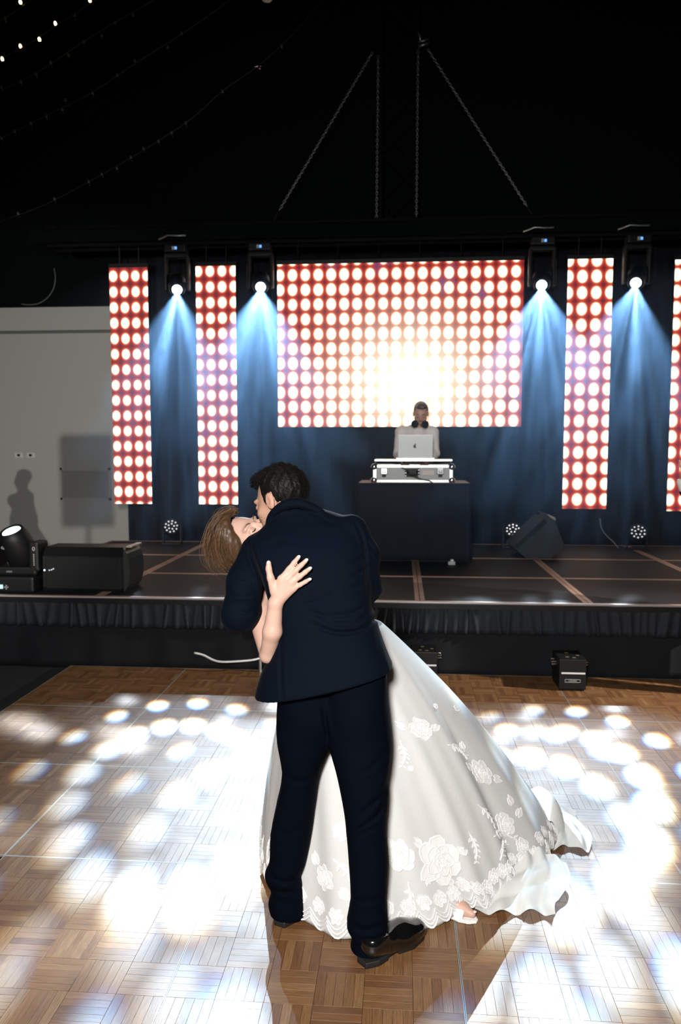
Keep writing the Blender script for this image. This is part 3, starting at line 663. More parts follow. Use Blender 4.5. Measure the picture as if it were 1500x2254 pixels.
# ------------------------------------------------------------------ moving head standing on the stage corner
def floor_head():
    Y = 5.98; P = lambda px, py, dy=0: Vector(W(px, py, Y + dy)); c = P(45, 1240)
    t = thing('moving_head', 'black moving head light standing on the stage corner at left', 'stage light', (c.x, Y, SZ))
    a, b = P(-12, 1298), P(93, 1262)
    MB().bbox((a.x, Y - 0.15, SZ), (b.x, Y + 0.15, SZ + 0.13), 0.02).build('base', BLACKPLASTIC, t)
    q = P(23, 1284); MB().bbox((q.x - 0.018, Y - 0.157, q.z - 0.016), (q.x + 0.018, Y - 0.148, q.z + 0.016), 0.003).build('display', SCREENLCD, t)
    q = P(35, 1285)
    for dx, dz in ((0, .013), (0, -.013), (.013, 0), (-.013, 0), (0, 0)):
        MB().bbox((q.x + dx - .004, Y - 0.157, q.z + dz - .004), (q.x + dx + .004, Y - 0.148, q.z + dz + .004), 0.001).build('button', GREYPRINT, t)
    q = P(16, 1283); MB().bbox((q.x - .006, Y - .157, q.z - .006), (q.x + .004, Y - .148, q.z + .006), 0.002).build('indicator', BLUELED, t)
    yb = SZ + 0.13
    MB().bbox((a.x + 0.02, Y - 0.09, yb), (b.x - 0.005, Y + 0.09, yb + 0.07), 0.02).build('yoke_bridge', BLACKPLASTIC, t)
    for px0, px1 in ((-14, 4), (73, 95)):
        l, r = P(px0, 1190), P(px1, 1190)
        MB().bbox((l.x, Y - 0.09, yb + 0.03), (r.x, Y + 0.09, P(80, 1190).z), 0.02).build('yoke_arm', BLACKPLASTIC, t)
    top, bot = P(33, 1163), P(45, 1235)
    d = Vector((-0.16, -0.42, 0.9)).normalized(); cc = P(42, 1205)
    hd = MB().lathe([(0.03, -0.16), (0.1, -0.15), (0.125, -0.09), (0.128, 0.0), (0.118, 0.1), (0.092, 0.165), (0.086, 0.168), (0.078, 0.155)], cc, d, 32).build('head', BLACKPLASTIC, t, smooth=True)
    MB().lathe([(0.074, 0.150), (0.072, 0.158), (0.05, 0.164), (0.01, 0.167)], cc, d, 24).build('lens', LENSDIM, hd, smooth=True)
    # oval maker's badge on the head and upright lettering on the yoke
    e = cc + Vector((0.0, -1, 0.1)).normalized() * 0.129 + Vector((-0.055, 0.012, 0.0))
    pts = [e + Vector((0.026 * math.cos(k), -0.004 + 0.006 * math.cos(k), 0.012 * math.sin(k))) for k in np.linspace(0, 6.283, 20)]
    MB().tube(pts, 0.0025, 5).build('badge_ring', GREYPRINT, hd)
    for k in range(4): MB().box((e.x - 0.014 + k * 0.008, e.y - 0.008, e.z - 0.004), (e.x - 0.009 + k * 0.008, e.y - 0.002, e.z + 0.005)).build('badge_letter', GREYPRINT, hd)
    r = P(86, 1215)
    pts = [Vector((r.x, Y - 0.092, P(86, 1205).z)) + Vector((0.009 * math.cos(k), 0, 0.014 * math.sin(k))) for k in np.linspace(0, 6.283, 14)]
    MB().tube(pts, 0.003, 5).build('badge_ring', GREYPRINT, t)
    for k in range(7):
        z = P(86, 1217).z - k * 0.014; MB().box((r.x - 0.004, Y - 0.0925, z - 0.005), (r.x + 0.004, Y - 0.0885, z + 0.003)).build('side_letter', GREYPRINT, t)
    q = P(34, 1254); MB().bbox((q.x - .028, Y - .094, q.z - .008), (q.x + .02, Y - .088, q.z + .006), .002).build('name_plate', mat('dull_plate', (0.12, 0.14, 0.14), 0.5), t)
    q = P(46, 1266); MB().bbox((q.x - .014, Y - .096, q.z - .005), (q.x + .012, Y - .088, q.z + .005), .002).build('lock_arrow', GREYPRINT, t)
floor_head()

# ------------------------------------------------------------------ effect machines on the dance floor
def effect_box(label, x0, x1, Y, ztop, dep):
    t = thing('effect_machine', label, 'machine', ((x0 + x1) / 2, Y + dep / 2, 0), 'effect machines in front of the stage')
    MB().bbox((x0, Y, 0.012), (x1, Y + dep, ztop), 0.006).build('body', BLACKPLASTIC, t)
    w = x1 - x0
    MB().box((x0 + w * 0.08, Y - 0.002, ztop * 0.545), (x1 - w * 0.04, Y + 0.001, ztop * 0.595)).build('white_stripe', WHITE, t)
    zc = ztop * 0.33; cx = (x0 + x1) / 2; hw, hh = w * 0.29, ztop * 0.05; f = MB()
    for q in ((-hw, hh - .0025, hw, hh), (-hw, -hh, hw, -hh + .0025), (-hw, -hh, -hw + .0025, hh), (hw - .0025, -hh, hw, hh)):
        f.box((cx + q[0], Y - 0.002, zc + q[1]), (cx + q[2], Y + 0.001, zc + q[3]))
    f.build('badge_frame', GREYPRINT, t)
    text_mesh('badge_lettering', 'CARMEN', hh * 1.25, GREYPRINT, t, (cx, Y - 0.0012, zc), (R(90), 0, 0))
    for k, (u, v) in enumerate(((.35, .25), (.6, .2), (.8, .45), (.45, .7))):
        MB().box((x0 + w * u - .012, Y + dep * v - .008, ztop - .001), (x0 + w * u + .012, Y + dep * v + .008, ztop + .0015)).build('top_sticker', mat('warning_sticker', (0.14, 0.13, 0.05), 0.6) if 'warning_sticker' not in bpy.data.materials else bpy.data.materials['warning_sticker'], t)
    for s, xx in ((-1, x0), (1, x1)):
        for zz in (0.72, 0.80):
            MB().tube([(xx, Y + dep * .4, ztop * zz), (xx + s * 0.03, Y + dep * .4, ztop * zz), (xx + s * 0.03, Y + dep * .7, ztop * zz), (xx, Y + dep * .7, ztop * zz)], 0.005, 6).build('side_handle', CHROME, t)
    for u in (0.1, 0.9):
        for v in (0.1, 0.9): MB().lathe([(0.014, 0), (0.014, 0.014)], (x0 + w * u, Y + dep * v, 0.0), (0, 0, 1), 10).build('rubber_foot', BLACKPLASTIC, t)
a, b = G(1231, 1521), G(1290, 1522); ztop = W(1260, 1452, a[1])[2]
effect_box('black CARMEN effect machine standing alone on the floor at right', a[0], b[0], a[1], ztop, 0.26)
a2, b2 = G(905, 1500), G(963, 1502); effect_box('black CARMEN effect machine half hidden behind the bridal skirt', a2[0], b2[0], a2[1] - 0.02, ztop, 0.22)
# cables lying at the foot of the stage
pts = [W(428, 1437, 5.70), W(448, 1442, 5.69), (W(470, 1453, 5.66)), W(490, 1457, 5.64), W(520, 1456, 5.64), W(555, 1453, 5.66), W(575, 1448, 5.69)]
pts = [np.array([p[0], p[1], max(p[2], ZF + .008)]) for p in pts]
tag(MB().tube(cr(pts, 30), 0.008, 7).build('cable', WHITE, smooth=True), 'white cable trailing along the foot of the stage', 'cable')
p0 = G(572, 1480); tag(MB().tube([(p0[0], 5.69, ZF), (p0[0], 5.69, W(572, 1440, 5.69)[2])], 0.012, 10).build('skirt_post', STEEL), 'short steel post at the stage foot beside the white cable', 'post')
pts = [G(1318, 1143, SZ), W(1322, 1160, 9.0), W(1335, 1180, 8.9), G(1360, 1200, SZ + .01)]
pts = [W(1322, 1142, 9.3), W(1324, 1160, 9.2), W(1335, 1178, 9.1), W(1350, 1192, 9.0), W(1362, 1206, 8.9)]
tag(MB().tube(cr(pts, 16), 0.006, 6).build('cable', mat('blue_grey_cable', (0.2, 0.25, 0.3), 0.5), smooth=True), 'thin cable hanging down to the stage beside the far right wash light', 'cable')

# ------------------------------------------------------------------ implicit-surface modelling for figures and clothes
def smin(a, b, k):
    if k <= 0: return np.minimum(a, b)
    h = np.clip(0.5 + 0.5 * (b - a) / k, 0, 1); return b + (a - b) * h - k * h * (1 - h)
def smax(a, b, k): return -smin(-a, -b, k)
def cone(P, a, b, ra, rb):
    a = np.asarray(a, float); b = np.asarray(b, float); ab = b - a
    t = np.clip(((P - a) @ ab) / (ab @ ab), 0, 1); return np.linalg.norm(P - a - t[:, None] * ab, axis=1) - (ra + (rb - ra) * t)
def limb(P, pts, rs, k=0.02):
    d = None
    for i in range(len(pts) - 1):
        e = cone(P, pts[i], pts[i + 1], rs[i], rs[i + 1]); d = e if d is None else smin(d, e, k)
    return d
def ell(P, c, r, B=None):
    q = P - np.asarray(c, float)
    if B is not None: q = q @ np.asarray(B)
    r = np.asarray(r, float); k0 = np.linalg.norm(q / r, axis=1); k1 = np.linalg.norm(q / (r * r), axis=1) + 1e-9
    return k0 * (k0 - 1) / k1
class Stack:
    """body of elliptical level sections: rows of (z, cx, cy, half-width, half-depth)"""
    def __init__(s, rows, n=2.4):
        r = np.array(sorted(rows, key=lambda q: q[0])); s.T = cr(r, 90); s.n = n
    def __call__(s, P):
        z = P[:, 2]; T = s.T; zz = np.maximum.accumulate(T[:, 0] + np.arange(len(T)) * 1e-7)
        cx, cy, a, b = (np.interp(z, zz, T[:, k]) for k in (1, 2, 3, 4))
        q = (np.abs((P[:, 0] - cx) / a) ** s.n + np.abs((P[:, 1] - cy) / b) ** s.n) ** (1 / s.n)
        d = (q - 1) * np.minimum(a, b)
        return np.maximum(d, np.maximum(z - zz[-1], zz[0] - z))
def pxrows(rows):
    """rows of (py, left px, right px, centre Y, half depth) -> level sections"""
    out = []
    for py, xl, xr, Y, b in rows:
        l, r = W(xl, py, Y), W(xr, py, Y); out.append(((l[2] + r[2]) / 2, (l[0] + r[0]) / 2, Y, (r[0] - l[0]) / 2, b))
    return out
def crease(P, lines):
    """folds drawn along lines on the near side: (points, depth, width in px, ymax)"""
    u, v = PX(P); s = np.zeros(len(P)); P_, u_, v_, s_ = P, u, v, s
    for pts, A, w, ymax in lines:
        pts = cr(pts, max(8, 3 * len(pts))) if len(pts) > 2 else np.array(pts, float); k = 4.5 * w
        I = np.flatnonzero((u_ > pts[:, 0].min() - k) & (u_ < pts[:, 0].max() + k) & (v_ > pts[:, 1].min() - k) & (v_ < pts[:, 1].max() + k) & (P_[:, 1] < ymax))
        if not len(I): continue
        P, u, v = P_[I], u_[I], v_[I]
        best = np.full(len(P), 1e9); tt = np.zeros(len(P))
        for i in range(len(pts) - 1):
            a, b = pts[i], pts[i + 1]; ab = b - a; L2 = ab @ ab + 1e-9
            t = np.clip(((u - a[0]) * ab[0] + (v - a[1]) * ab[1]) / L2, 0, 1)
            d = np.hypot(u - a[0] - t * ab[0], v - a[1] - t * ab[1]); m = d < best; best = np.where(m, d, best); tt = np.where(m, (i + t) / (len(pts) - 1), tt)
        fade = np.sin(np.pi * np.clip(tt, 0.02, 0.98)) ** 0.6
        e = A * fade * (np.exp(-(best / w) ** 2) - 0.35 * np.exp(-((best - 2.0 * w) / w) ** 2))
        s_[I] += e
    return s_
def nets(f, lo, hi, h):
    """surface nets over a sparsely evaluated grid"""
    lo = np.asarray(lo, float); hi = np.asarray(hi, float); st = 6
    n = (np.ceil((hi - lo) / h / st).astype(int) + 1) * st
    ax = [lo[i] + h * np.arange(n[i]) for i in range(3)]
    cx = [a.reshape(-1, st).mean(1) for a in ax]
    Cg = np.stack(np.meshgrid(*cx, indexing='ij'), -1).reshape(-1, 3)
    dc = np.concatenate([f(Cg[i:i + 200000]) for i in range(0, len(Cg), 200000)]).reshape([len(c) for c in cx])
    act = np.argwhere(np.abs(dc) < st * h * 1.35 + 0.004)
    D = np.repeat(np.repeat(np.repeat(dc, st, 0), st, 1), st, 2).astype(np.float32)
    o = np.stack(np.meshgrid(*[np.arange(st)] * 3, indexing='ij'), -1).reshape(-1, 3)
    for i in range(0, len(act), 1500):
        I = (act[i:i + 1500, None, :] * st + o[None]).reshape(-1, 3)
        D[I[:, 0], I[:, 1], I[:, 2]] = f(lo + I * h)
    S = D < 0
    c = S[:-1, :-1, :-1].astype(np.uint8).copy()
    corners = [(a, b, e) for a in (0, 1) for b in (0, 1) for e in (0, 1)]
    m = np.array(S.shape) - 1
    for a, b, e in corners[1:]: c += S[a:a + m[0], b:b + m[1], e:e + m[2]]
    A = np.argwhere((c > 0) & (c < 8)); idx = np.full(m, -1, np.int32); idx[A[:, 0], A[:, 1], A[:, 2]] = np.arange(len(A))
    acc = np.zeros((len(A), 3)); cnt = np.zeros(len(A))
    for p in corners:
        for k in range(3):
            if p[k]: continue
            q = list(p); q[k] = 1
            d0 = D[A[:, 0] + p[0], A[:, 1] + p[1], A[:, 2] + p[2]]; d1 = D[A[:, 0] + q[0], A[:, 1] + q[1], A[:, 2] + q[2]]
            w = (d0 < 0) != (d1 < 0); t = np.where(w, d0 / np.where(w, d0 - d1, 1), 0)
            v = np.tile(np.array(p, float), (len(A), 1)); v[:, k] += t; acc += v * w[:, None]; cnt += w
    V = lo + (A + acc / np.maximum(cnt, 1)[:, None]) * h
    Q = []
    for k in range(3):
        a = [slice(None)] * 3; b = [slice(None)] * 3; a[k] = slice(0, -1); b[k] = slice(1, None)
        E = np.argwhere(S[tuple(a)] != S[tuple(b)]); i, j = (k + 1) % 3, (k + 2) % 3
        E = E[(E[:, i] > 0) & (E[:, j] > 0) & (E[:, i] < m[i]) & (E[:, j] < m[j])]
        g = []
        for di, dj in ((1, 1), (0, 1), (0, 0), (1, 0)):
            X = E.copy(); X[:, i] -= di; X[:, j] -= dj; g.append(idx[X[:, 0], X[:, 1], X[:, 2]])
        q = np.stack(g, 1); s = S[E[:, 0], E[:, 1], E[:, 2]]; q[~s] = q[~s][:, ::-1]; Q.append(q[(q >= 0).all(1)])
    return V, np.concatenate(Q)
def mkn(name, VF, m, parent=None, origin=None, keep=None):
    V, F = VF
    me = bpy.data.meshes.new(name)
    if parent is not None: off = np.array(rootloc(parent)); loc = Vector((0, 0, 0))
    else: loc = Vector(origin) if origin is not None else Vector(((V[:, 0].min() + V[:, 0].max()) / 2, (V[:, 1].min() + V[:, 1].max()) / 2, V[:, 2].min())); off = np.array(loc)
    me.vertices.add(len(V)); me.vertices.foreach_set('co', (V - off).astype(np.float32).ravel())
    me.loops.add(F.size); me.loops.foreach_set('vertex_index', F.astype(np.int32).ravel())
    me.polygons.add(len(F)); me.polygons.foreach_set('loop_start', np.arange(0, F.size, 4, dtype=np.int32))
    me.polygons.foreach_set('use_smooth', np.ones(len(F), bool)); me.update(calc_edges=True); me.validate()
    me.materials.append(m); o = bpy.data.objects.new(name, me); COL.objects.link(o); o.location = loc; o.parent = parent
    return o
def frame(f, u):
    f = np.asarray(f, float); f /= np.linalg.norm(f); u = np.asarray(u, float); u = u - f * (u @ f); u /= np.linalg.norm(u)
    return np.stack([np.cross(u, f), f, u], 1)         # columns: left, face, up
def head(P, c, B, s=1.0, female=False):
    """head with face and ears, in local axes left / face / up"""
    q = ((P - np.asarray(c, float)) @ B) / s; m = q.copy(); m[:, 0] = np.abs(m[:, 0])
    d = ell(q, (0, -0.018, 0.030), (0.076, 0.098, 0.092))
    d = smin(d, ell(q, (0, 0.030, -0.030), (0.061, 0.064, 0.086)), 0.03)
    d = smin(d, ell(q, (0, 0.052, -0.092), (0.036 if female else 0.042, 0.034, 0.026)), 0.03)
    d = smin(d, ell(m, (0.034, 0.040, -0.062), (0.026, 0.034, 0.036)), 0.025)
    d = smin(d, ell(m, (0.030, 0.076, 0.024), (0.026, 0.016, 0.009)), 0.014)
    d = smax(d, -ell(m, (0.033, 0.104, 0.002), (0.019, 0.016, 0.013)), 0.012)
    d = smin(d, ell(m, (0.033, 0.079, 0.001), (0.0165, 0.0125, 0.0115)), 0.004)
    d = smin(d, cone(q, (0, 0.088, 0.012), (0, 0.109, -0.032), 0.0075, 0.0105), 0.012)
    d = smin(d, ell(m, (0.010, 0.102, -0.037), (0.008, 0.009, 0.007)), 0.006)
    d = smin(d, ell(q, (0, 0.092, -0.061), (0.022, 0.010, 0.0055)), 0.006)
    d = smin(d, ell(q, (0, 0.090, -0.071), (0.019, 0.010, 0.006)), 0.006)
    d = smin(d, ell(m, (0.044, 0.058, -0.028), (0.022, 0.022, 0.02)), 0.02)
    ear = smax(ell(m, (0.079, -0.012, -0.006), (0.0085, 0.020, 0.033)), -ell(m, (0.090, -0.006, -0.004), (0.008, 0.011, 0.020)), 0.004)
    return smin(d, ear, 0.006) * s
def loc(c, B, v, s=1.0): return np.asarray(c, float) + B @ (np.asarray(v, float) * s)
def hand(P, wrist, knuckles, tips, rw=0.024, rf=0.0092, lift=None, thumb=None, palm_t=0.011):
    """palm from wrist to knuckles, fingers as bent chains, thumb from the side of the palm"""
    wrist = np.asarray(wrist, float); d = None
    for kn in knuckles:
        e = cone(P, wrist, kn, rw * 0.72, palm_t); d = e if d is None else smin(d, e, 0.012)
    for i, (kn, tp) in enumerate(zip(knuckles, tips)):
        kn = np.asarray(kn, float); tp = np.asarray(tp, float); a = kn + (tp - kn) * 0.45; b = kn + (tp - kn) * 0.75
        if lift is not None: a = a + np.asarray(lift) * 1.0; b = b + np.asarray(lift) * 0.8
        r = rf * (0.86 if i == len(knuckles) - 1 else 1.0)
        d = smin(d, limb(P, [kn, a, b, tp], [r * 1.08, r * 1.0, r * 0.92, r * 0.80], 0.004), 0.0075)
    if thumb is not None: d = smin(d, limb(P, thumb, [0.016, 0.0125, 0.0108, 0.0088], 0.006), 0.010)
    return d
def strands(guides, n, m, name, parent, jit, r=0.0009, seed=1, seg=14, wav=0.0):
    """hair strands blended between neighbouring guide curves"""
    q = random.Random(seed); B = MB(); C = [cr(g, seg) for g in guides]
    for _ in range(n):
        i = q.randrange(len(C) - 1) if len(C) > 1 else 0; t = q.random(); c = C[i] * (1 - t) + C[min(i + 1, len(C) - 1)] * t
        o = np.array([q.gauss(0, 1) for _ in range(3)]) * jit; o2 = np.array([q.gauss(0, 1) for _ in range(3)]) * jit * 1.6
        L = q.uniform(0.8, 1.06); k = np.linspace(0, L, seg); base = np.stack([np.interp(k, np.linspace(0, 1, seg), c[:, a]) for a in range(3)], 1)
        base = base + o * (0.5 + 0.5 * k[:, None]) + (o2 * k[:, None] ** 2) + (wav * np.sin(k * 9 + q.random() * 6)[:, None] * np.array([q.gauss(0, 1) for _ in range(3)]) * k[:, None] if wav else 0)
        B.tube(base, [r * (1 - 0.75 * a / seg) for a in range(seg)], 3, cap=False)
    return B.build(name, m, parent, smooth=True)

def fabric(name, col, rough, scale=900, bs=0.15, sheen=0.1, spec=0.3):
    m, N, L, b = node_mat(name); tc = N.new('ShaderNodeTexCoord')
    b.inputs['Base Color'].default_value = (*col, 1); b.inputs['Roughness'].default_value = rough; b.inputs['Specular IOR Level'].default_value = spec
    b.inputs['Sheen Weight'].default_value = sheen; b.inputs['Sheen Roughness'].default_value = 0.4
    t = N.new('ShaderNodeTexNoise'); t.inputs['Scale'].default_value = scale; t.inputs['Detail'].default_value = 2; L.new(tc.outputs['Object'], t.inputs['Vector'])
    t2 = N.new('ShaderNodeTexNoise'); t2.inputs['Scale'].default_value = 9; t2.inputs['Detail'].default_value = 3; L.new(tc.outputs['Object'], t2.inputs['Vector'])
    ad = N.new('ShaderNodeMath'); ad.operation = 'MULTIPLY_ADD'; L.new(t2.outputs[0], ad.inputs[0]); ad.inputs[1].default_value = 2.0; L.new(t.outputs[0], ad.inputs[2])
    bp = N.new('ShaderNodeBump'); bp.inputs['Strength'].default_value = bs; bp.inputs['Distance'].default_value = 0.003
    L.new(ad.outputs[0], bp.inputs['Height']); L.new(bp.outputs[0], b.inputs['Normal']); return m
def skin(name, col, sss=0.12):
    m = mat(name, col, 0.5, var=(14, 0.08), spec=0.35); b = m.node_tree.nodes['Principled BSDF']
    b.inputs['Subsurface Weight'].default_value = sss; b.inputs['Subsurface Radius'].default_value = (0.01, 0.004, 0.002); b.inputs['Subsurface Scale'].default_value = 1.0
    return m
NAVY = fabric('navy_wool', (0.0017, 0.0037, 0.0082), 0.8, sheen=0.01, spec=0.05)
NAVYT = fabric('navy_trouser_wool', (0.0009, 0.0021, 0.0050), 0.85, sheen=0.0, spec=0.04)
SKINM = skin('man_skin', (0.46, 0.26, 0.18)); SKINW = skin('bride_skin', (0.54, 0.34, 0.265)); SKIND = skin('dj_skin', (0.50, 0.30, 0.23))
HAIRM = mat('black_hair', (0.006, 0.005, 0.0045), 0.55, spec=0.15); HAIRW = mat('brown_hair', (0.13, 0.07, 0.035), 0.42, spec=0.4)
def tint_strands(m, a, b):
    N, L = m.node_tree.nodes, m.node_tree.links; g = N.new('ShaderNodeNewGeometry'); x = N.new('ShaderNodeMix'); x.data_type = 'RGBA'
    x.inputs[6].default_value = (*a, 1); x.inputs[7].default_value = (*b, 1); L.new(g.outputs['Random Per Island'], x.inputs[0]); L.new(x.outputs[2], N['Principled BSDF'].inputs['Base Color'])
tint_strands(HAIRW, (0.026, 0.012, 0.006), (0.17, 0.092, 0.044))
HAIRD = mat('dark_brown_hair', (0.09, 0.06, 0.05), 0.5)
PATENT = mat('black_patent_leather', (0.004, 0.004, 0.004), 0.12, spec=0.6, coat=0.8); SOLE = mat('black_shoe_sole', (0.008, 0.008, 0.008), 0.6)
NAIL = mat('white_nail', (0.74, 0.63, 0.60), 0.25); LASH = mat('dark_lash', (0.02, 0.012, 0.01), 0.7); BROW = mat('brown_brow', (0.13, 0.07, 0.04), 0.8)
LIP = mat('rose_lip', (0.50, 0.16, 0.14), 0.4)

# ------------------------------------------------------------------ the groom
groom_at = (G(800, 2120) + G(630, 2030)) / 2
groom = thing('person', 'man in dark navy suit seen from behind, bending over the bride', 'person', (groom_at[0], groom_at[1], 0))
ST = Stack(pxrows([
    (1556, 562, 884, 2.70, 0.205), (1520, 566, 888, 2.70, 0.200), (1480, 578, 878, 2.70, 0.185), (1440, 596, 860, 2.70, 0.165), (1395, 608, 838, 2.71, 0.145),
    (1340, 600, 822, 2.725, 0.136), (1280, 574, 815, 2.75, 0.138), (1220, 550, 810, 2.78, 0.138), (1188, 553, 804, 2.80, 0.128),
    (1164, 576, 796, 2.815, 0.108), (1146, 594, 782, 2.825, 0.086), (1130, 602, 742, 2.835, 0.070), (1116, 610, 694, 2.845, 0.062)]), 2.5)
LSL = [W(567, 1214, 2.80), W(541, 1280, 2.75), W(528, 1352, 2.70), W(572, 1352, 2.88), W(640, 1340, 3.00)]
RSL = [W(772, 1172, 2.81), W(797, 1225, 2.80), W(805, 1292, 2.82), W(790, 1330, 2.92), W(760, 1345, 3.05)]
hemA, hemB, hemC = W(612, 1549, 2.52), W(850, 1500, 2.52), W(566, 1527, 2.70)
hn = np.cross(hemB - hemA, hemC - hemA); hn /= np.linalg.norm(hn); hn = hn if hn[2] > 0 else -hn
JF = [([(684, 1372), (735, 1392), (790, 1388), (838, 1352)], 0.010, 5, 2.8), ([(668, 1345), (720, 1356), (775, 1350), (815, 1325)], 0.005, 5, 2.8),
      ([(655, 1320), (690, 1300), (730, 1270)], 0.004, 5, 2.8), ([(660, 1335), (705, 1322), (745, 1300)], 0.004, 5, 2.8),
      ([(842, 1340), (848, 1400), (866, 1470), (872, 1510)], 0.007, 5, 2.85), ([(824, 1330), (800, 1362), (770, 1384)], 0.004, 5, 2.8),
      ([(620, 1400), (618, 1470), (622, 1545)], 0.006, 4, 2.8), ([(812, 1215), (790, 1232), (772, 1236)], 0.004, 5, 2.8), ([(814, 1245), (790, 1262), (765, 1268)], 0.004, 5, 2.8),
      ([(812, 1275), (785, 1292), (755, 1300)], 0.003, 5, 2.8), ([(700, 1140), (735, 1152), (752, 1146)], 0.005, 5, 2.9), ([(590, 1200), (620, 1190), (660, 1192)], 0.003, 7, 2.9),
      ([(735, 1160), (728, 1300), (738, 1400), (752, 1520)], 0.0015, 2, 2.8), ([(690, 1345), (735, 1372), (780, 1372)], 0.004, 5, 2.8)]
SF = [([(505, 1262), (530, 1272), (560, 1270)], 0.005, 5, 2.85), ([(500, 1305), (530, 1318), (556, 1312)], 0.006, 5, 2.85), ([(512, 1340), (540, 1350), (565, 1340)], 0.006, 5, 2.85),
      ([(805, 1188), (818, 1205), (835, 1222)], 0.006, 4, 2.9), ([(808, 1215), (822, 1232), (838, 1250)], 0.004, 4, 2.9), ([(812, 1300), (828, 1298), (842, 1285)], 0.005, 4, 2.95)]
ARM = [([(778, 1142), (797, 1180), (806, 1235), (809, 1310)], 0.007, 3.5, 2.82), ([(545, 1190), (560, 1235), (578, 1285), (588, 1345)], 0.010, 5, 2.85), ([(596, 1150), (622, 1126), (660, 1120), (700, 1134), (728, 1150)], 0.004, 3, 2.82)]
def jacket(P):
    body = ST(P) + crease(P, JF)
    d = smin(body, limb(P, LSL, [0.062, 0.064, 0.062, 0.055, 0.046], 0.03) + crease(P, SF), 0.020)
    d = smin(d, limb(P, RSL, [0.066, 0.062, 0.054, 0.050, 0.044], 0.03) + crease(P, SF), 0.020)
    col = limb(P, cr([W(590, 1156, 2.82), W(603, 1132, 2.795), W(628, 1113, 2.775), W(660, 1109, 2.775), W(692, 1120, 2.785), W(716, 1136, 2.80)], 14), [0.007 + 0.008 * math.sin(math.pi * (k + 1) / 15) for k in range(14)], 0.02)
    d = smin(d, col, 0.006) + crease(P, ARM)
    neck = cone(P, W(632, 1090, 2.865), W(646, 1145, 2.86), 0.058, 0.050)
    d = smax(d, -neck, 0.01)
    cut = (hemA - P) @ hn
    d = smax(d, cut, 0.006)                                 # hem
    inner = ST(P) + 0.018
    inner = np.maximum(inner, P[:, 2] - (hemA[2] + 0.17))
    return smax(d, -inner, 0.004)
mkn('jacket', nets(jacket, (-0.70, 2.44, 0.70), (0.30, 3.12, 1.56), 0.0052), NAVY, groom)
LL = Stack(pxrows([(1480, 618, 742, 2.68, 0.10), (1560, 611, 738, 2.67, 0.115), (1625, 611, 732, 2.655, 0.112), (1700, 622, 705, 2.65, 0.090), (1766, 610, 695, 2.655, 0.082), (1833, 597, 686, 2.65, 0.076),
                   (1894, 594, 674, 2.645, 0.070), (1925, 584, 664, 2.645, 0.070), (1958, 598, 668, 2.65, 0.068), (1984, 592, 672, 2.655, 0.076), (2004, 596, 676, 2.66, 0.080)]), 2.2)
RL = Stack(pxrows([(1480, 712, 852, 2.66, 0.10), (1560, 716, 856, 2.645, 0.120), (1627, 722, 864, 2.62, 0.118), (1704, 742, 858, 2.58, 0.100), (1780, 757, 853, 2.555, 0.088), (1830, 763, 851, 2.54, 0.082),
                   (1894, 768, 855, 2.515, 0.076), (1972, 772, 851, 2.495, 0.072), (2031, 764, 854, 2.485, 0.074), (2060, 774, 853, 2.485, 0.072), (2100, 768, 858, 2.485, 0.080)]), 2.2)
TF = [([(858, 1700), (845, 1745), (815, 1775), (785, 1800)], 0.006, 5, 2.75), ([(852, 1740), (835, 1790), (800, 1820), (772, 1835)], 0.007, 5, 2.75), ([(850, 1655), (820, 1690), (790, 1705)], 0.004, 6, 2.75),
      ([(770, 1845), (800, 1835), (830, 1815)], 0.006, 5, 2.75), ([(768, 2030), (800, 2048), (852, 2035)], 0.007, 6, 2.75), ([(772, 1975), (805, 1985), (850, 1975)], 0.004, 6, 2.75), ([(778, 2062), (815, 2072), (850, 2062)], 0.005, 5, 2.75),
      ([(588, 1925), (625, 1942), (664, 1930)], 0.007, 5, 2.8), ([(600, 1958), (630, 1966), (668, 1955)], 0.005, 5, 2.8), ([(624, 1700), (650, 1720), (690, 1715)], 0.004, 6, 2.8), ([(598, 1820), (630, 1835), (680, 1815)], 0.003, 6, 2.8),
      ([(712, 1556), (716, 1590), (724, 1630)], 0.008, 4, 2.8), ([(766, 1555), (768, 1600), (775, 1680), (788, 1760)], 0.0015, 2.5, 2.75), ([(752, 1533), (795, 1527), (828, 1517)], 0.003, 2.5, 2.75), ([(650, 1560), (648, 1640), (640, 1760)], 0.0012, 2.5, 2.8)]
def trousers(P):
    d = smin(LL(P), RL(P), 0.022)
    seat = ell(P, W(690, 1570, 2.655), (0.088, 0.118, 0.10)); d = smin(d, seat, 0.04); d = smin(d, ell(P, W(788, 1575, 2.635), (0.092, 0.12, 0.10)), 0.04)
    return d + crease(P, TF)
mkn('trousers', nets(trousers, (-0.52, 2.36, 0.02), (0.10, 2.84, 0.98), 0.006), NAVYT, groom)
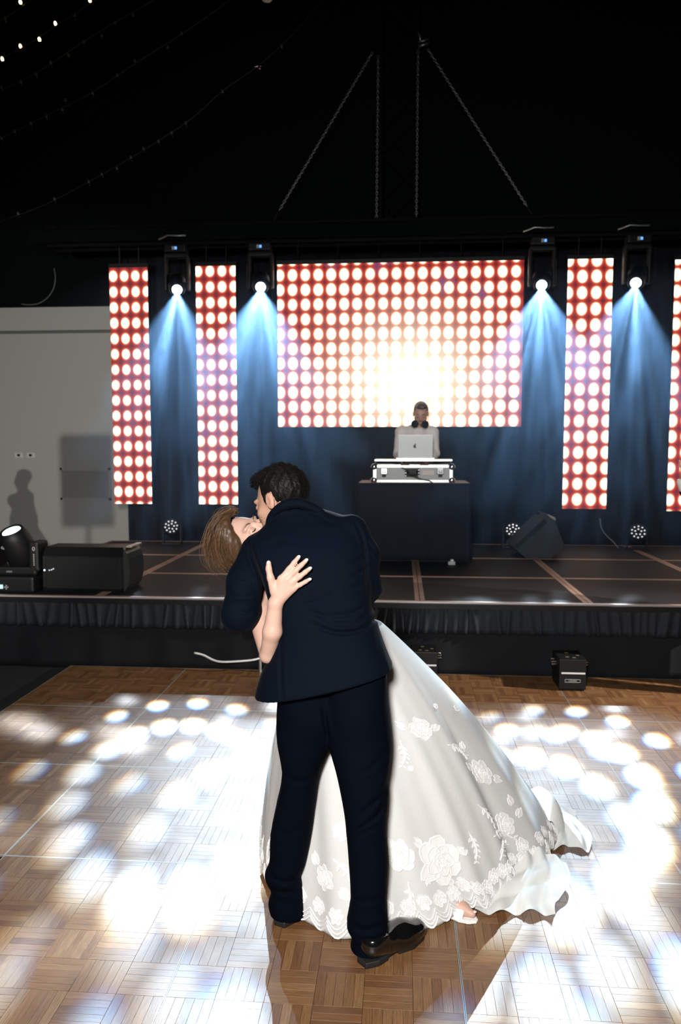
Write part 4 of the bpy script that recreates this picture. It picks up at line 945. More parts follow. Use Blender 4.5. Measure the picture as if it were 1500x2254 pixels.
# shoes: heel and toe points on the floor
def shoe(heel, toe, par):
    h, t = np.array([*heel[:2], 0]), np.array([*toe[:2], 0]); d = (t - h) / np.linalg.norm(t - h); L = np.linalg.norm(t - h); s = np.array([-d[1], d[0], 0]); B = np.stack([s, d, [0, 0, 1]], 1)
    def up(P):
        q = (P - h) @ B
        e = limb(q, [(0, 0.042, 0.062), (0, 0.10, 0.050), (0, L * 0.62, 0.040), (0, L * 0.86, 0.030)], [0.040, 0.038, 0.041, 0.030], 0.04)
        e = smin(e, ell(q, (0, L * 0.70, 0.026), (0.048, 0.085, 0.034)), 0.03); e = smin(e, cone(q, (0, 0.055, 0.06), (0, 0.075, 0.105), 0.040, 0.036), 0.02)
        e = smax(e, 0.018 - q[:, 2], 0.003); e = smax(e, q[:, 2] - 0.092, 0.004)
        e = e + 0.0022 * np.exp(-((q[:, 1] - 0.085) / 0.0025) ** 2)
        return e
    def so(P):
        q = (P - h) @ B; w = np.interp(q[:, 1], [0, 0.04, 0.12, L * 0.68, L * 0.9, L], [0.024, 0.039, 0.035, 0.051, 0.038, 0.010])
        e = np.maximum(np.abs(q[:, 0]) - w, np.maximum(-0.004 - q[:, 1], q[:, 1] - L))
        arch = np.where((q[:, 1] > 0.085) & (q[:, 1] < 0.13), 0.011, 0.0)
        return np.maximum(e, np.maximum(q[:, 2] - 0.022, arch + 0.0006 - q[:, 2]))
    lo, hi = np.minimum(h, t) - 0.08, np.maximum(h, t) + 0.08; lo[2] = -0.01; hi[2] = 0.14
    o = mkn('shoe', nets(up, lo, hi, 0.004), PATENT, par); hi[2] = 0.03; mkn('sole', nets(so, lo, hi, 0.0035), SOLE, o)
rh, rtp = G(796, 2128), G(912, 2062); lh, ltp = G(616, 2040), G(684, 1968)
shoe(rh + (rtp - rh) * 0.02, rh + (rtp - rh) / np.linalg.norm(rtp - rh) * 0.285, groom); shoe(lh, lh + (ltp - lh) / np.linalg.norm(ltp - lh) * 0.285, groom)
HMc = W(617, 1103, 2.905); HMB = frame((-0.82, 0.42, -0.38), (-0.30, 0.25, 0.92))
def groom_body(P):
    d = head(P, HMc, HMB, 1.0)
    d = smin(d, limb(P, [loc(HMc, HMB, (0, -0.03, -0.06)), W(640, 1140, 2.865), W(660, 1190, 2.85)], [0.056, 0.052, 0.06], 0.03), 0.03)
    sp = [W(665, 1215, 2.82), W(690, 1300, 2.78), W(715, 1400, 2.73), W(728, 1500, 2.70)]
    d = smin(d, limb(P, sp, [0.09, 0.09, 0.085, 0.085], 0.05), 0.04)
    d = smin(d, limb(P, [W(655, 1205, 2.84), *LSL], [0.04, 0.050, 0.044, 0.040, 0.036, 0.026], 0.03), 0.03)
    d = smin(d, limb(P, [W(655, 1205, 2.84), *RSL], [0.04, 0.050, 0.044, 0.038, 0.034, 0.026], 0.03), 0.03)
    d = smin(d, limb(P, [W(680, 1530, 2.68), W(663, 1700, 2.655), W(641, 1830, 2.65), W(632, 1960, 2.655), lh + [0.02, 0.05, 0.06]], [0.07, 0.042, 0.040, 0.034, 0.032], 0.03), 0.03)
    d = smin(d, limb(P, [W(775, 1530, 2.66), W(800, 1700, 2.59), W(808, 1830, 2.55), W(812, 1990, 2.495), rh + [0.03, 0.04, 0.06]], [0.08, 0.052, 0.046, 0.034, 0.032], 0.03), 0.03)
    w = LSL[-1]; d = smin(d, hand(P, w, [w + [0.075, 0.01, 0.03], w + [0.082, 0.012, 0.01], w + [0.082, 0.012, -0.012], w + [0.074, 0.01, -0.032]], [w + [0.15, 0.0, 0.055], w + [0.165, 0.0, 0.018], w + [0.16, 0.0, -0.02], w + [0.14, 0.0, -0.055]], rw=0.028, rf=0.0105, thumb=[w + [0.02, 0.0, 0.02], w + [0.045, -0.005, 0.05], w + [0.065, -0.008, 0.075], w + [0.08, -0.008, 0.095]]), 0.012)
    w = RSL[-1]; d = smin(d, hand(P, w, [w + [-0.075, 0.01, 0.03], w + [-0.082, 0.012, 0.01], w + [-0.082, 0.012, -0.012], w + [-0.074, 0.01, -0.032]], [w + [-0.15, 0.0, 0.055], w + [-0.165, 0.0, 0.018], w + [-0.16, 0.0, -0.02], w + [-0.14, 0.0, -0.055]], rw=0.028, rf=0.0105, thumb=[w + [-0.02, 0.0, 0.02], w + [-0.045, -0.005, 0.05], w + [-0.065, -0.008, 0.075], w + [-0.08, -0.008, 0.095]]), 0.012)
    return d
mkn('body', nets(groom_body, (-0.68, 2.36, 0.02), (0.28, 3.14, 1.74), 0.0058), SKINM, groom)
def wob(P, s, a, seed=0.0):
    return a * (np.sin(P[:, 0] * s + seed) * np.sin(P[:, 1] * s * 1.13 + 1.7 * seed) + np.sin(P[:, 2] * s * 0.91 + seed) * np.sin(P[:, 0] * s * 1.7 + 0.6) * 0.6)
def groom_hair(P):
    q = (P - HMc) @ HMB
    d = ell(q, (0, -0.022, 0.040), (0.085, 0.108, 0.098)) + wob(P, 110, 0.0022, 1.0) + wob(P, 260, 0.0012, 2.0)
    d = smin(d, ell(q, (0, 0.035, 0.098), (0.062, 0.058, 0.034)) + wob(P, 140, 0.002, 3.0), 0.02)
    face = np.maximum(q[:, 1] - (0.030 - 0.55 * np.minimum(q[:, 2] - 0.065, 0) * 0), q[:, 2] - 0.072)     # no hair on the face
    m = np.abs(q[:, 0])
    front = np.minimum(-(q[:, 1] - 0.028), 1.0)
    cutf = np.minimum(q[:, 1] - 0.022, 0.078 - q[:, 2])         # >0 : face region
    d = smax(d, cutf, 0.008)
    side = np.minimum(q[:, 1] + 0.030, np.minimum(0.026 - q[:, 2], m - 0.04))   # behind temple, above and around the ear
    d = smax(d, side, 0.006)
    nape = -0.072 - 0.35 * (q[:, 1] + 0.09) - q[:, 2]
    d = smax(d, nape, 0.012)
    burn = ell(np.stack([m, q[:, 1], q[:, 2]], 1), (0.070, 0.012, 0.012), (0.006, 0.010, 0.022))
    return smin(d, burn, 0.004)
hv = nets(groom_hair, HMc - 0.16, HMc + 0.16, 0.0032); hairm = mkn('hair', hv, HAIRM, groom)
def fuzz(VF, n, length, flow, m, name, parent, seed, r=0.0007, sel=None, spread=0.35):
    """short strands standing along a hair surface"""
    V, F = VF; g = np.random.default_rng(seed); P = V[F[:, 0]]; Nn = np.cross(V[F[:, 1]] - P, V[F[:, 2]] - P); Nn /= np.linalg.norm(Nn, axis=1)[:, None] + 1e-12
    ok = np.arange(len(F)) if sel is None else np.flatnonzero(sel(P)); I = g.choice(ok, n); B = MB()
    for i in I:
        d = Nn[i] * 0.35 + flow(P[i]) + g.normal(0, spread, 3); d /= np.linalg.norm(d); L = length * g.uniform(0.5, 1.3); p = P[i] - Nn[i] * 0.002
        B.tube([p, p + d * L * 0.5 + Nn[i] * 0.002, p + d * L + Nn[i] * 0.0005], [r, r * 0.8, r * 0.25], 3, cap=False)
    return B.build(name, m, parent, smooth=True)
def gflow(p):
    q = (p - HMc) @ HMB; v = np.array([0.0, -0.5, -0.8]) if q[2] < 0.09 else np.array([0.25, 0.7, 0.1]); return HMB @ v
tag(fuzz(hv, 6000, 0.013, gflow, HAIRM, 'hair_strands', hairm, 3, spread=0.2), kind='stuff')
# stubble on the jaw as short hairs
bv = nets(lambda P: head(P, HMc, HMB, 1.0), HMc - 0.15, HMc + 0.15, 0.005)
def jawsel(p): q = (p - HMc) @ HMB; return (q[:, 2] < -0.035) & (q[:, 1] > -0.005) & (q[:, 1] < 0.085) & (q[:, 2] > -0.13)
tag(fuzz(bv, 1500, 0.0045, lambda p: HMB @ np.array([0, 0.1, -0.8]), HAIRM, 'beard_stubble', groom, 5, r=0.00032, sel=jawsel), kind='stuff')
tag(fuzz(bv, 120, 0.010, lambda p: HMB @ np.array([1.0 if ((p - HMc) @ HMB)[0] > 0 else -1.0, 0, 0.1]), HAIRM, 'eyebrow_hairs', groom, 6, r=0.0006, sel=lambda p: (lambda q: (np.abs(np.abs(q[:, 0]) - 0.033) < 0.02) & (np.abs(q[:, 2] - 0.026) < 0.005) & (q[:, 1] > 0.06))((p - HMc) @ HMB), spread=0.15), kind='stuff')

# ------------------------------------------------------------------ the bride
BHc = W(549, 1188, 2.965); BHB = frame((0.42, -0.52, 0.74), (-0.8, 0.0, 0.46)); BS = 0.95
bride = thing('person', 'woman in a white lace wedding gown leaning back in the arms of the man', 'person', (0.10, 3.05, 0))
Yh = 2.588
wr = W(607, 1328, 2.597); KN = [W(619, 1274, Yh), W(632, 1275, Yh - .002), W(642, 1283, Yh), W(646, 1296, Yh + .002)]
TP = [W(658, 1226, Yh + .012), W(675, 1233, Yh + .010), W(683, 1251, Yh + .010), W(682, 1275, Yh + .008)]
TH = [W(604, 1302, Yh + .004), W(596, 1272, Yh), W(592, 1252, Yh + .002), W(592, 1239, Yh + .004)]
def bride_body(P):
    d = head(P, BHc, BHB, BS, True)
    nb = W(600, 1240, 3.00); ch = W(650, 1310, 3.03); wa = W(742, 1400, 3.03); hp = W(790, 1470, 3.04)
    d = smin(d, limb(P, [loc(BHc, BHB, (0, -0.03, -0.07), BS), nb], [0.046, 0.048], 0.02), 0.025)
    d = smin(d, limb(P, [nb, ch, wa, hp], [0.062, 0.10, 0.092, 0.12], 0.06), 0.04)
    sr = W(592, 1290, 2.93); el = W(589, 1443, 2.640)
    d = smin(d, limb(P, [nb, sr, W(571, 1350, 2.80), el], [0.05, 0.048, 0.044, 0.027], 0.02), 0.03)
    fa = limb(P, [el, W(600, 1390, 2.605), wr], [0.026, 0.033, 0.0245], 0.012); d = smin(d, fa, 0.008)
    d = smin(d, hand(P, wr, KN, TP, rw=0.027, rf=0.0094, lift=(0, -0.003, 0), thumb=TH, palm_t=0.0125), 0.010)
    sl = W(660, 1270, 3.10); d = smin(d, limb(P, [nb, sl, W(720, 1330, 3.14), W(700, 1270, 3.02)], [0.05, 0.046, 0.038, 0.028], 0.02), 0.03)
    w = W(700, 1270, 3.02); d = smin(d, hand(P, w, [w + [-.06, -.02, .045], w + [-.066, -.02, .03], w + [-.066, -.02, .012], w + [-.06, -.02, -.004]], [w + [-.12, -.03, .08], w + [-.13, -.03, .05], w + [-.128, -.03, .02], w + [-.11, -.03, -.01]], rw=0.024, rf=0.0088, thumb=[w + [-.01, -.01, .02], w + [-.02, -.015, .045], w + [-.03, -.02, .07], w + [-.04, -.02, .085]]), 0.01)
    fr, fl = G(1022, 2018), G(960, 1960)
    d = smin(d, limb(P, [hp + [.06, -.03, -.05], [0.12, 2.92, 0.48], [0.13, 2.78, 0.10], [fr[0] - .06, fr[1] + .02, 0.045]], [0.09, 0.056, 0.034, 0.03], 0.03), 0.03)
    d = smin(d, limb(P, [hp + [-.06, .03, -.05], [0.04, 3.05, 0.48], [0.05, 2.98, 0.10], [0.12, 2.92, 0.045]], [0.09, 0.056, 0.034, 0.03], 0.03), 0.03)
    toe = np.array([*(G(1040, 2026)[:2]), 0.024])
    d = smin(d, limb(P, [[fr[0] - .06, fr[1] + .02, 0.05], [fr[0] - .01, fr[1] + .004, 0.030], toe], [0.03, 0.024, 0.013], 0.02), 0.01)
    return d
mkn('body', nets(bride_body, (-0.80, 2.52, 0.005), (0.52, 3.26, 1.52), 0.0045), SKINW, bride)
# nails, lashes, brow, lips
for tp, kn in zip(TP + [TH[3]], KN + [TH[2]]):
    d = (tp - kn) / np.linalg.norm(tp - kn); c = tp + d * 0.002 + np.array([0, -0.0072, 0]); s = np.cross(d, [0, -1, 0]); s /= np.linalg.norm(s); nrm = np.cross(s, d)
    B = np.stack([s, d, nrm], 1); mkn('fingernail', nets(lambda P: ell(P, c, (0.0050, 0.0068, 0.0020), B), c - 0.014, c + 0.014, 0.0012), NAIL, bride)
for sx in (-1, 1):
    lash = [loc(BHc, BHB, (sx * x, y, z), BS) for x, y, z in ((0.020, 0.0895, -0.0055), (0.026, 0.0925, -0.0085), (0.033, 0.0932, -0.0095), (0.040, 0.0915, -0.0085), (0.047, 0.086, -0.005))]
    MB().tube(cr(lash, 10), [0.0006, 0.0012, 0.0016, 0.0018, 0.0019, 0.0019, 0.0019, 0.0018, 0.0014, 0.0008], 5).build('eyelashes', LASH, bride, smooth=True)
    brow = [loc(BHc, BHB, (sx * x, y, z), BS) for x, y, z in ((0.014, 0.0930, 0.021), (0.024, 0.0955, 0.027), (0.036, 0.0930, 0.0305), (0.050, 0.081, 0.026))]
    MB().tube(cr(brow, 10), [0.0014, 0.002, 0.0023, 0.0023, 0.0022, 0.002, 0.0018, 0.0014, 0.001, 0.0006], 6).build('eyebrow', BROW, bride, smooth=True)
MB().tube(cr([loc(BHc, BHB, v, BS) for v in ((-0.021, 0.094, -0.065), (-0.01, 0.1005, -0.063), (0, 0.1015, -0.064), (0.01, 0.1005, -0.063), (0.021, 0.094, -0.065))], 12), [0.001, 0.0028, 0.0036, 0.004, 0.004, 0.004, 0.004, 0.004, 0.004, 0.0036, 0.0028, 0.001], 6).build('lips', LIP, bride, smooth=True)
# hair swept back from the forehead and falling
def gh(pts): return [W(px, py, y) for px, py, y in pts]
GUI = [gh([(520, 1127, 3.00), (510, 1125, 3.01), (494, 1135, 3.02), (481, 1160, 3.02), (470, 1190, 3.02), (472, 1216, 3.01), (482, 1240, 3.00), (500, 1252, 3.0)]),
       gh([(518, 1123, 2.95), (503, 1128, 2.94), (489, 1143, 2.93), (475, 1166, 2.93), (470, 1192, 2.93), (474, 1216, 2.94), (484, 1238, 2.95), (502, 1250, 2.96)]),
       gh([(508, 1132, 2.91), (498, 1142, 2.89), (489, 1157, 2.875), (482, 1178, 2.87), (480, 1202, 2.88), (484, 1222, 2.89), (494, 1240, 2.90), (510, 1250, 2.91)]),
       gh([(503, 1146, 2.885), (498, 1158, 2.87), (495, 1174, 2.86), (493, 1196, 2.865), (495, 1216, 2.875), (502, 1234, 2.885), (514, 1246, 2.90)]),
       gh([(509, 1160, 2.875), (507, 1178, 2.865), (507, 1196, 2.865), (508, 1214, 2.875), (513, 1232, 2.885), (522, 1244, 2.90)]),
       gh([(515, 1176, 2.88), (518, 1190, 2.872), (520, 1206, 2.875), (524, 1222, 2.885), (532, 1238, 2.90)])]
def bride_hair(P):
    d = ell((P - BHc) @ BHB / BS, (0, -0.030, 0.038), (0.086, 0.100, 0.098)) * BS
    q = (P - BHc) @ BHB / BS
    d = smax(d, np.minimum(q[:, 1] - 0.030 + 0.25 * np.abs(q[:, 0]), 0.088 - q[:, 2]), 0.008)
    d = smax(d, -0.02 - q[:, 2], 0.02)
    for g in GUI:
        c = cr(g, 9); d = smin(d, limb(P, c, [0.006, 0.013, 0.017, 0.019, 0.020, 0.020, 0.018, 0.015, 0.008], 0.01), 0.012)
    return d + wob(P, 170, 0.0012, 0.4)
hb = mkn('hair', nets(bride_hair, W(455, 1265, 2.95) - [0.02, 0.16, 0.0], W(575, 1100, 3.0) + [0.02, 0.14, 0.02], 0.0038), HAIRW, bride)
out = [[p + np.array([-0.004, -0.019, 0.004]) * min(1, k / 2) for k, p in enumerate(g)] for g in GUI]
tag(strands(out, 1300, HAIRW, 'hair_strands', hb, 0.004, r=0.0012, seed=2, wav=0.003), kind='stuff')
lef = [[p + np.array([-0.014, 0.0, 0.004]) * min(1, k / 2) for k, p in enumerate(g)] for g in GUI[:3]]
tag(strands(lef, 420, HAIRW, 'loose_strands', hb, 0.011, r=0.0010, seed=8, wav=0.012), kind='stuff')

# ------------------------------------------------------------------ gown
def gown_mat(name, col, rough=0.75, trans=0.36, weave=700):
    m, N, L, b = node_mat(name); out = N['Material Output']; tc = N.new('ShaderNodeTexCoord')
    b.inputs['Base Color'].default_value = (*col, 1); b.inputs['Roughness'].default_value = rough; b.inputs['Sheen Weight'].default_value = 0.15
    t = N.new('ShaderNodeTexNoise'); t.inputs['Scale'].default_value = 22; t.inputs['Detail'].default_value = 6; t.inputs['Distortion'].default_value = 1.5; L.new(tc.outputs['Object'], t.inputs['Vector'])
    bp = N.new('ShaderNodeBump'); bp.inputs['Strength'].default_value = 0.3; bp.inputs['Distance'].default_value = 0.004
    L.new(t.outputs[0], bp.inputs['Height']); L.new(bp.outputs[0], b.inputs['Normal'])
    tr = N.new('ShaderNodeBsdfTranslucent'); tr.inputs[0].default_value = (*col, 1); ms = N.new('ShaderNodeMixShader'); ms.inputs[0].default_value = trans
    L.new(b.outputs[0], ms.inputs[1]); L.new(tr.outputs[0], ms.inputs[2]); L.new(ms.outputs[0], out.inputs[0]); return m
def tulle_mat(name, op):
    m, N, L, b = node_mat(name); out = N['Material Output']; b.inputs['Base Color'].default_value = (0.82, 0.82, 0.79, 1); b.inputs['Roughness'].default_value = 0.8
    tr = N.new('ShaderNodeBsdfTransparent'); ms = N.new('ShaderNodeMixShader'); ms.inputs[0].default_value = op
    L.new(tr.outputs[0], ms.inputs[1]); L.new(b.outputs[0], ms.inputs[2]); L.new(ms.outputs[0], out.inputs[0]); return m
GOWN = gown_mat('ivory_satin_tulle', (0.81, 0.805, 0.79)); LACE = gown_mat('white_lace', (0.89, 0.88, 0.87), 0.85, 0.2); TULLE = tulle_mat('sheer_tulle', 0.72)
hem_px = [(572, 1880), (588, 1950), (640, 2005), (692, 2044), (745, 2094), (800, 2078), (862, 2056), (940, 2043), (1002, 2030), (1060, 2006), (1112, 1972), (1164, 1932), (1212, 1884), (1230, 1848),
          (1216, 1800), (1150, 1760), (1040, 1728), (920, 1712), (800, 1712), (690, 1735), (610, 1790)]
hem_pts = np.array([G(*p)[:2] for p in hem_px]); hc = np.array([0.12, 3.06])
ang = np.arctan2(hem_pts[:, 1] - hc[1], hem_pts[:, 0] - hc[0]); od = np.argsort(ang); ang = ang[od]; rad = np.hypot(*(hem_pts - hc).T)[od]
ang = np.concatenate([ang - 2 * np.pi, ang, ang + 2 * np.pi]); rad = np.tile(rad, 3)
_g = np.linspace(-np.pi, np.pi, 720, endpoint=False); _r = np.interp(_g, ang, rad); _k = np.exp(-0.5 * (np.arange(-40, 41) / 11.0) ** 2); _k /= _k.sum()
_r = np.convolve(np.concatenate([_r[-40:], _r, _r[:40]]), _k, 'valid'); rad = np.stack([np.append(_g, np.pi), np.append(_r, _r[0])], 1); wc = W(752, 1372, 3.03); WR = (0.165, 0.135)
def skirt(a, t, off=0.0):
    """point of the skirt: a = angle round the body, t = 0 at the waist, 1 at the hem"""
    R0 = 1.0 / np.sqrt((np.cos(a) / WR[0]) ** 2 + (np.sin(a) / WR[1]) ** 2); aa = (a + np.pi) % (2 * np.pi) - np.pi
    R1 = np.interp(aa, rad[:, 0], rad[:, 1])
    s = t ** 0.93; fold = (0.014 * np.sin(7 * a + 1.0) + 0.008 * np.sin(13 * a + 2.2) + 0.004 * np.sin(23 * a)) * np.sin(np.pi * np.clip(t * 0.78, 0, 1)) * t
    r = R0 * (1 - s) + R1 * s + 0.05 * np.sin(np.pi * t) * (0.4 + 0.6 * np.cos(a) * (np.cos(a) > 0)) + fold + off
    cx = wc[0] * (1 - s) + hc[0] * s; cy = wc[1] * (1 - s) + hc[1] * s
    z = wc[2] * (1 - t) + (0.018 + 0.010 * np.sin(9 * a)) * t + 0 * a
    return np.stack([cx + r * np.cos(a), cy + r * np.sin(a), z], -1)
na, nt = 360, 90
A, T = np.meshgrid(np.linspace(-np.pi, np.pi, na, endpoint=False), np.linspace(0, 1, nt), indexing='ij')
def shell(f, th):
    Vo, Vi = f(0.0).reshape(-1, 3), f(-th).reshape(-1, 3); F = []; n = na * nt; V = np.vstack([Vo, Vi])
    i, j = np.meshgrid(np.arange(na), np.arange(nt - 1), indexing='ij'); a = (i * nt + j).ravel(); b = (((i + 1) % na) * nt + j).ravel()
    Q = np.stack([a, a + 1, b + 1, b], 1); e0 = (np.arange(na) * nt + nt - 1); e1 = (((np.arange(na) + 1) % na) * nt + nt - 1)
    t0 = e0 - nt + 1; t1 = e1 - nt + 1
    return V, np.concatenate([Q, Q[:, ::-1] + n, np.stack([e0, e0 + n, e1 + n, e1], 1), np.stack([t1, t1 + n, t0 + n, t0], 1)])
gown = mkn('gown_skirt', shell(lambda o: skirt(A, T, o), 0.004), GOWN, bride)
def bodice(P):
    nb = W(606, 1262, 3.01); ch = W(650, 1310, 3.03); wa = W(725, 1375, 3.03); hp = W(745, 1392, 3.03)
    return smax(limb(P, [nb, ch, wa, hp], [0.07, 0.112, 0.108, 0.112], 0.06), -(P - W(622, 1275, 3.02)) @ np.array([0.7, 0, -0.7]), 0.01)
mkn('bodice', nets(bodice, (-0.42, 2.84, 0.88), (0.20, 3.22, 1.36), 0.007), LACE, bride)
# lace appliques: roses, leaves and sprays lying on the skirt
def leaf2(L, w, n=7):
    k = np.linspace(0, 1, n); e = w * np.sin(np.pi * k ** 0.8); return np.concatenate([np.stack([k * L, e], 1), np.stack([k[::-1] * L, -e[::-1]], 1)[1:-1]])
def rose2(R, q):
    P = []
    for ring, n, r0, w in ((0, 6, 0.62, 0.46), (1, 5, 0.34, 0.36), (2, 4, 0.12, 0.24)):
        for k in range(n):
            a = 6.283 * (k + 0.5 * ring) / n + q.uniform(-.15, .15); c = np.array([math.cos(a), math.sin(a)]) * r0 * R
            b = np.linspace(0, 6.283, 11)[:-1]; rr = w * R * (1 + 0.12 * np.sin(3 * b + q.random() * 6))
            P.append((c + np.stack([rr * np.cos(b), rr * np.sin(b)], 1), ring))
    return P
def put(polys, a0, t0, rot, name, q):
    """fan each petal onto the skirt, a little proud, with a raised rim"""
    Rm = 0.45; B = MB(); ca, sa = math.cos(rot), math.sin(rot)
    base = skirt(np.array([a0]), np.array([t0]))[0]
    ea = skirt(np.array([a0 + 0.01]), np.array([t0]))[0] - base; et = skirt(np.array([a0]), np.array([t0 + 0.01]))[0] - base
    ua, ut = 0.01 / np.linalg.norm(ea), 0.01 / np.linalg.norm(et)
    for poly, lay in polys:
        c = poly.mean(0); rings = []
        for s, h in ((1.0, 0.0016), (0.90, 0.0042), (0.74, 0.0026), (0.0, 0.0022)):
            pp = c + (poly - c) * s if s > 0 else c[None]; x = pp[:, 0] * ca - pp[:, 1] * sa; y = pp[:, 0] * sa + pp[:, 1] * ca
            tt = np.clip(t0 - y * ut, 0.0, 0.998); rings.append(skirt(a0 + x * ua, tt, h + lay * 0.0014))
        n = len(poly); V = np.vstack(rings); F = []
        for k in range(2):
            for i in range(n): F.append((k * n + i, k * n + (i + 1) % n, (k + 1) * n + (i + 1) % n, (k + 1) * n + i))
        for i in range(n): F.append((2 * n + i, 2 * n + (i + 1) % n, 3 * n))
        B.add(V, F)
    o = B.build(name, LACE, bride, smooth=False); o.parent = gown; o.location = (0, 0, 0); return o
def spray2(L, n, q, size):
    P = []; 
    for k in range(n):
        s = (k + 1) / n * L; bend = 0.25 * math.sin(s / L * 2.4) * L
        for sd in (-1, 1):
            lf = leaf2(size * (1 - 0.4 * k / n), size * 0.22 * (1 - 0.4 * k / n)); a = sd * 0.75
            lf = np.stack([lf[:, 0] * math.cos(a) - lf[:, 1] * math.sin(a) + s, lf[:, 0] * math.sin(a) + lf[:, 1] * math.cos(a) + bend], 1); P.append((lf, 0))
    st = np.array([[s, 0.25 * math.sin(s / L * 2.4) * L] for s in np.linspace(0, L * 1.05, 8)]); w = 0.0022
    P.append((np.concatenate([st + [0, w], st[::-1] - [0, w]]), 0)); return P
def locate(px, py):
    """angle and height on the near side of the skirt seen at a pixel"""
    aa, tt = np.meshgrid(np.linspace(-np.pi, 0.6, 260), np.linspace(0.05, 0.99, 160), indexing='ij'); Pp = skirt(aa, tt).reshape(-1, 3); u, v = PX(Pp)
    e = (u - px) ** 2 + (v - py) ** 2 + 4000 * np.maximum(Pp[:, 1] - Pp[:, 1].min(), 0) ** 2 * 0.02
    i = int(np.argmin(e)); return aa.ravel()[i], tt.ravel()[i]
q = random.Random(4)
for px, py, kind, size, rot in [
    (968, 1892, 'rose', 0.085, 0.3), (878, 1880, 'rose', 0.058, 1.0), (930, 1858, 'leaf', 0.045, 2.2), (942, 1926, 'leaf', 0.04, -2.0), (900, 1940, 'spray', 0.13, -2.1), (1010, 1880, 'leaf', 0.05, 0.4), (985, 1935, 'leaf', 0.04, -1.2),
    (926, 1604, 'rose', 0.046, 0.5), (895, 1600, 'leaf', 0.05, 2.6), (955, 1610, 'leaf', 0.045, 0.3), (880, 1630, 'spray', 0.09, -2.0), (985, 1640, 'spray', 0.10, -0.9), (1060, 1700, 'rose', 0.054, 0.8), (1040, 1690, 'leaf', 0.05, 2.4), (1085, 1715, 'leaf', 0.05, -0.6), (1020, 1650, 'leaf', 0.04, 1.2),
    (1050, 1770, 'spray', 0.13, -1.4), (1110, 1815, 'rose', 0.05, 0.2), (1085, 1840, 'spray', 0.13, -0.5), (1140, 1800, 'leaf', 0.05, 0.6), (1130, 1770, 'leaf', 0.05, 1.6), (1030, 1830, 'spray', 0.11, -1.9), (1150, 1860, 'rose', 0.034, 0.2), (1100, 1895, 'spray', 0.1, 0.2), (1180, 1850, 'leaf', 0.045, 0.1),
    (735, 1890, 'spray', 0.12, -1.2), (715, 1930, 'rose', 0.042, 0.4), (700, 1905, 'leaf', 0.05, 1.9), (745, 1960, 'leaf', 0.05, -0.7), (752, 1830, 'rose', 0.032, 0.4), (765, 1990, 'spray', 0.09, -1.0), (735, 1650, 'leaf', 0.06, 1.4), (725, 1670, 'leaf', 0.05, 2.0),
    (905, 1700, 'leaf', 0.03, 1.0), (1200, 1870, 'leaf', 0.04, -1.0), (1000, 1560, 'leaf', 0.035, -0.4), (960, 1560, 'leaf', 0.03, 0.7), (590, 1900, 'spray', 0.09, 1.2), (595, 1930, 'leaf', 0.05, 0.8)]:
    a0, t0 = locate(px, py)
    polys = rose2(size, q) if kind == 'rose' else ([(leaf2(size, size * 0.27), 0), (leaf2(size * 0.8, size * 0.2) + [0, size * 0.3], 0)] if kind == 'leaf' else spray2(size, 5, q, 0.028))
    put(polys, a0, t0, rot, 'lace_' + kind, q)
# scalloped lace border along the hem, with little roses and eyelet bars
nsc = 46; B = MB()
for k in range(nsc):
    a0 = -math.pi + 2 * math.pi * k / nsc; w = 2 * math.pi / nsc
    for row, (tt, hh, th) in enumerate(((0.985, 0.028, 0.0042), (0.972, 0.030, 0.0032), (0.958, 0.03, 0.0028))):
        pts = [skirt(np.array([a0 + w * u]), np.array([min(tt + hh * (math.sin(math.pi * u) - 0.5), 0.999)]), 0.003)[0] for u in np.linspace(0, 1, 8)]
        B.tube(pts, th, 4)
    for u in np.linspace(0.06, 0.94, 9):
        s = math.sin(math.pi * u); p0 = skirt(np.array([a0 + w * u]), np.array([0.958 + 0.03 * (s - .5)]), 0.003)[0]; p1 = skirt(np.array([a0 + w * u]), np.array([min(0.985 + 0.028 * (s - .5), .999)]), 0.003)[0]
        B.tube([p0, p1], 0.0016, 3)
o = B.build('hem_lace', LACE, gown); 
for k in range(nsc):
    a0 = -math.pi + 2 * math.pi * (k + .5) / nsc
    if -math.pi < a0 < 0.5: put(rose2(0.028, q), a0, 0.925 + 0.01 * math.sin(k * 2.1), q.uniform(0, 6), 'lace_rose', q)
# sheer train trailing on the floor at the right
def sheet3(name, corners, n, amp, seed, parent, m, lift):
    """gathered piece of tulle over a floor patch, with folds that stand up"""
    r = random.Random(seed); ph = [r.uniform(0, 6.28) for _ in range(5)]; c = [np.array(x) for x in corners]; V = []; F = []
    for side in (0, -1):
        for i in range(n + 1):
            for j in range(n + 1):
                u, v = i / n, j / n; p = c[0] * (1 - u) * (1 - v) + c[1] * u * (1 - v) + c[2] * u * v + c[3] * (1 - u) * v
                w = abs(math.sin(9 * u + 3 * v + ph[0])) * 0.6 + abs(math.sin(5 * u - 7 * v + ph[1])) * 0.4 + 0.25 * math.sin(17 * u + 11 * v + ph[2])
                z = lift(u, v) + amp * w; V.append((p[0] + 0.02 * math.sin(6 * v + ph[3]), p[1] + 0.02 * math.sin(5 * u + ph[4]), max(z, 0.004) + side * 0.0012))
    N2 = (n + 1) ** 2
    for i in range(n):
        for j in range(n):
            a = i * (n + 1) + j; F.append((a, a + 1, a + n + 2, a + n + 1)); b = a + N2; F.append((b, b + n + 1, b + n + 2, b + 1))
    return mk(name, V, F, m, parent, smooth=True)
sheet3('tulle_train', [G(1052, 2008), G(1232, 2030), G(1252, 1930), G(1150, 1900)], 40, 0.022, 3, bride, TULLE, lambda u, v: 0.004 + 0.05 * v * (1 - u) + 0.035 * v)
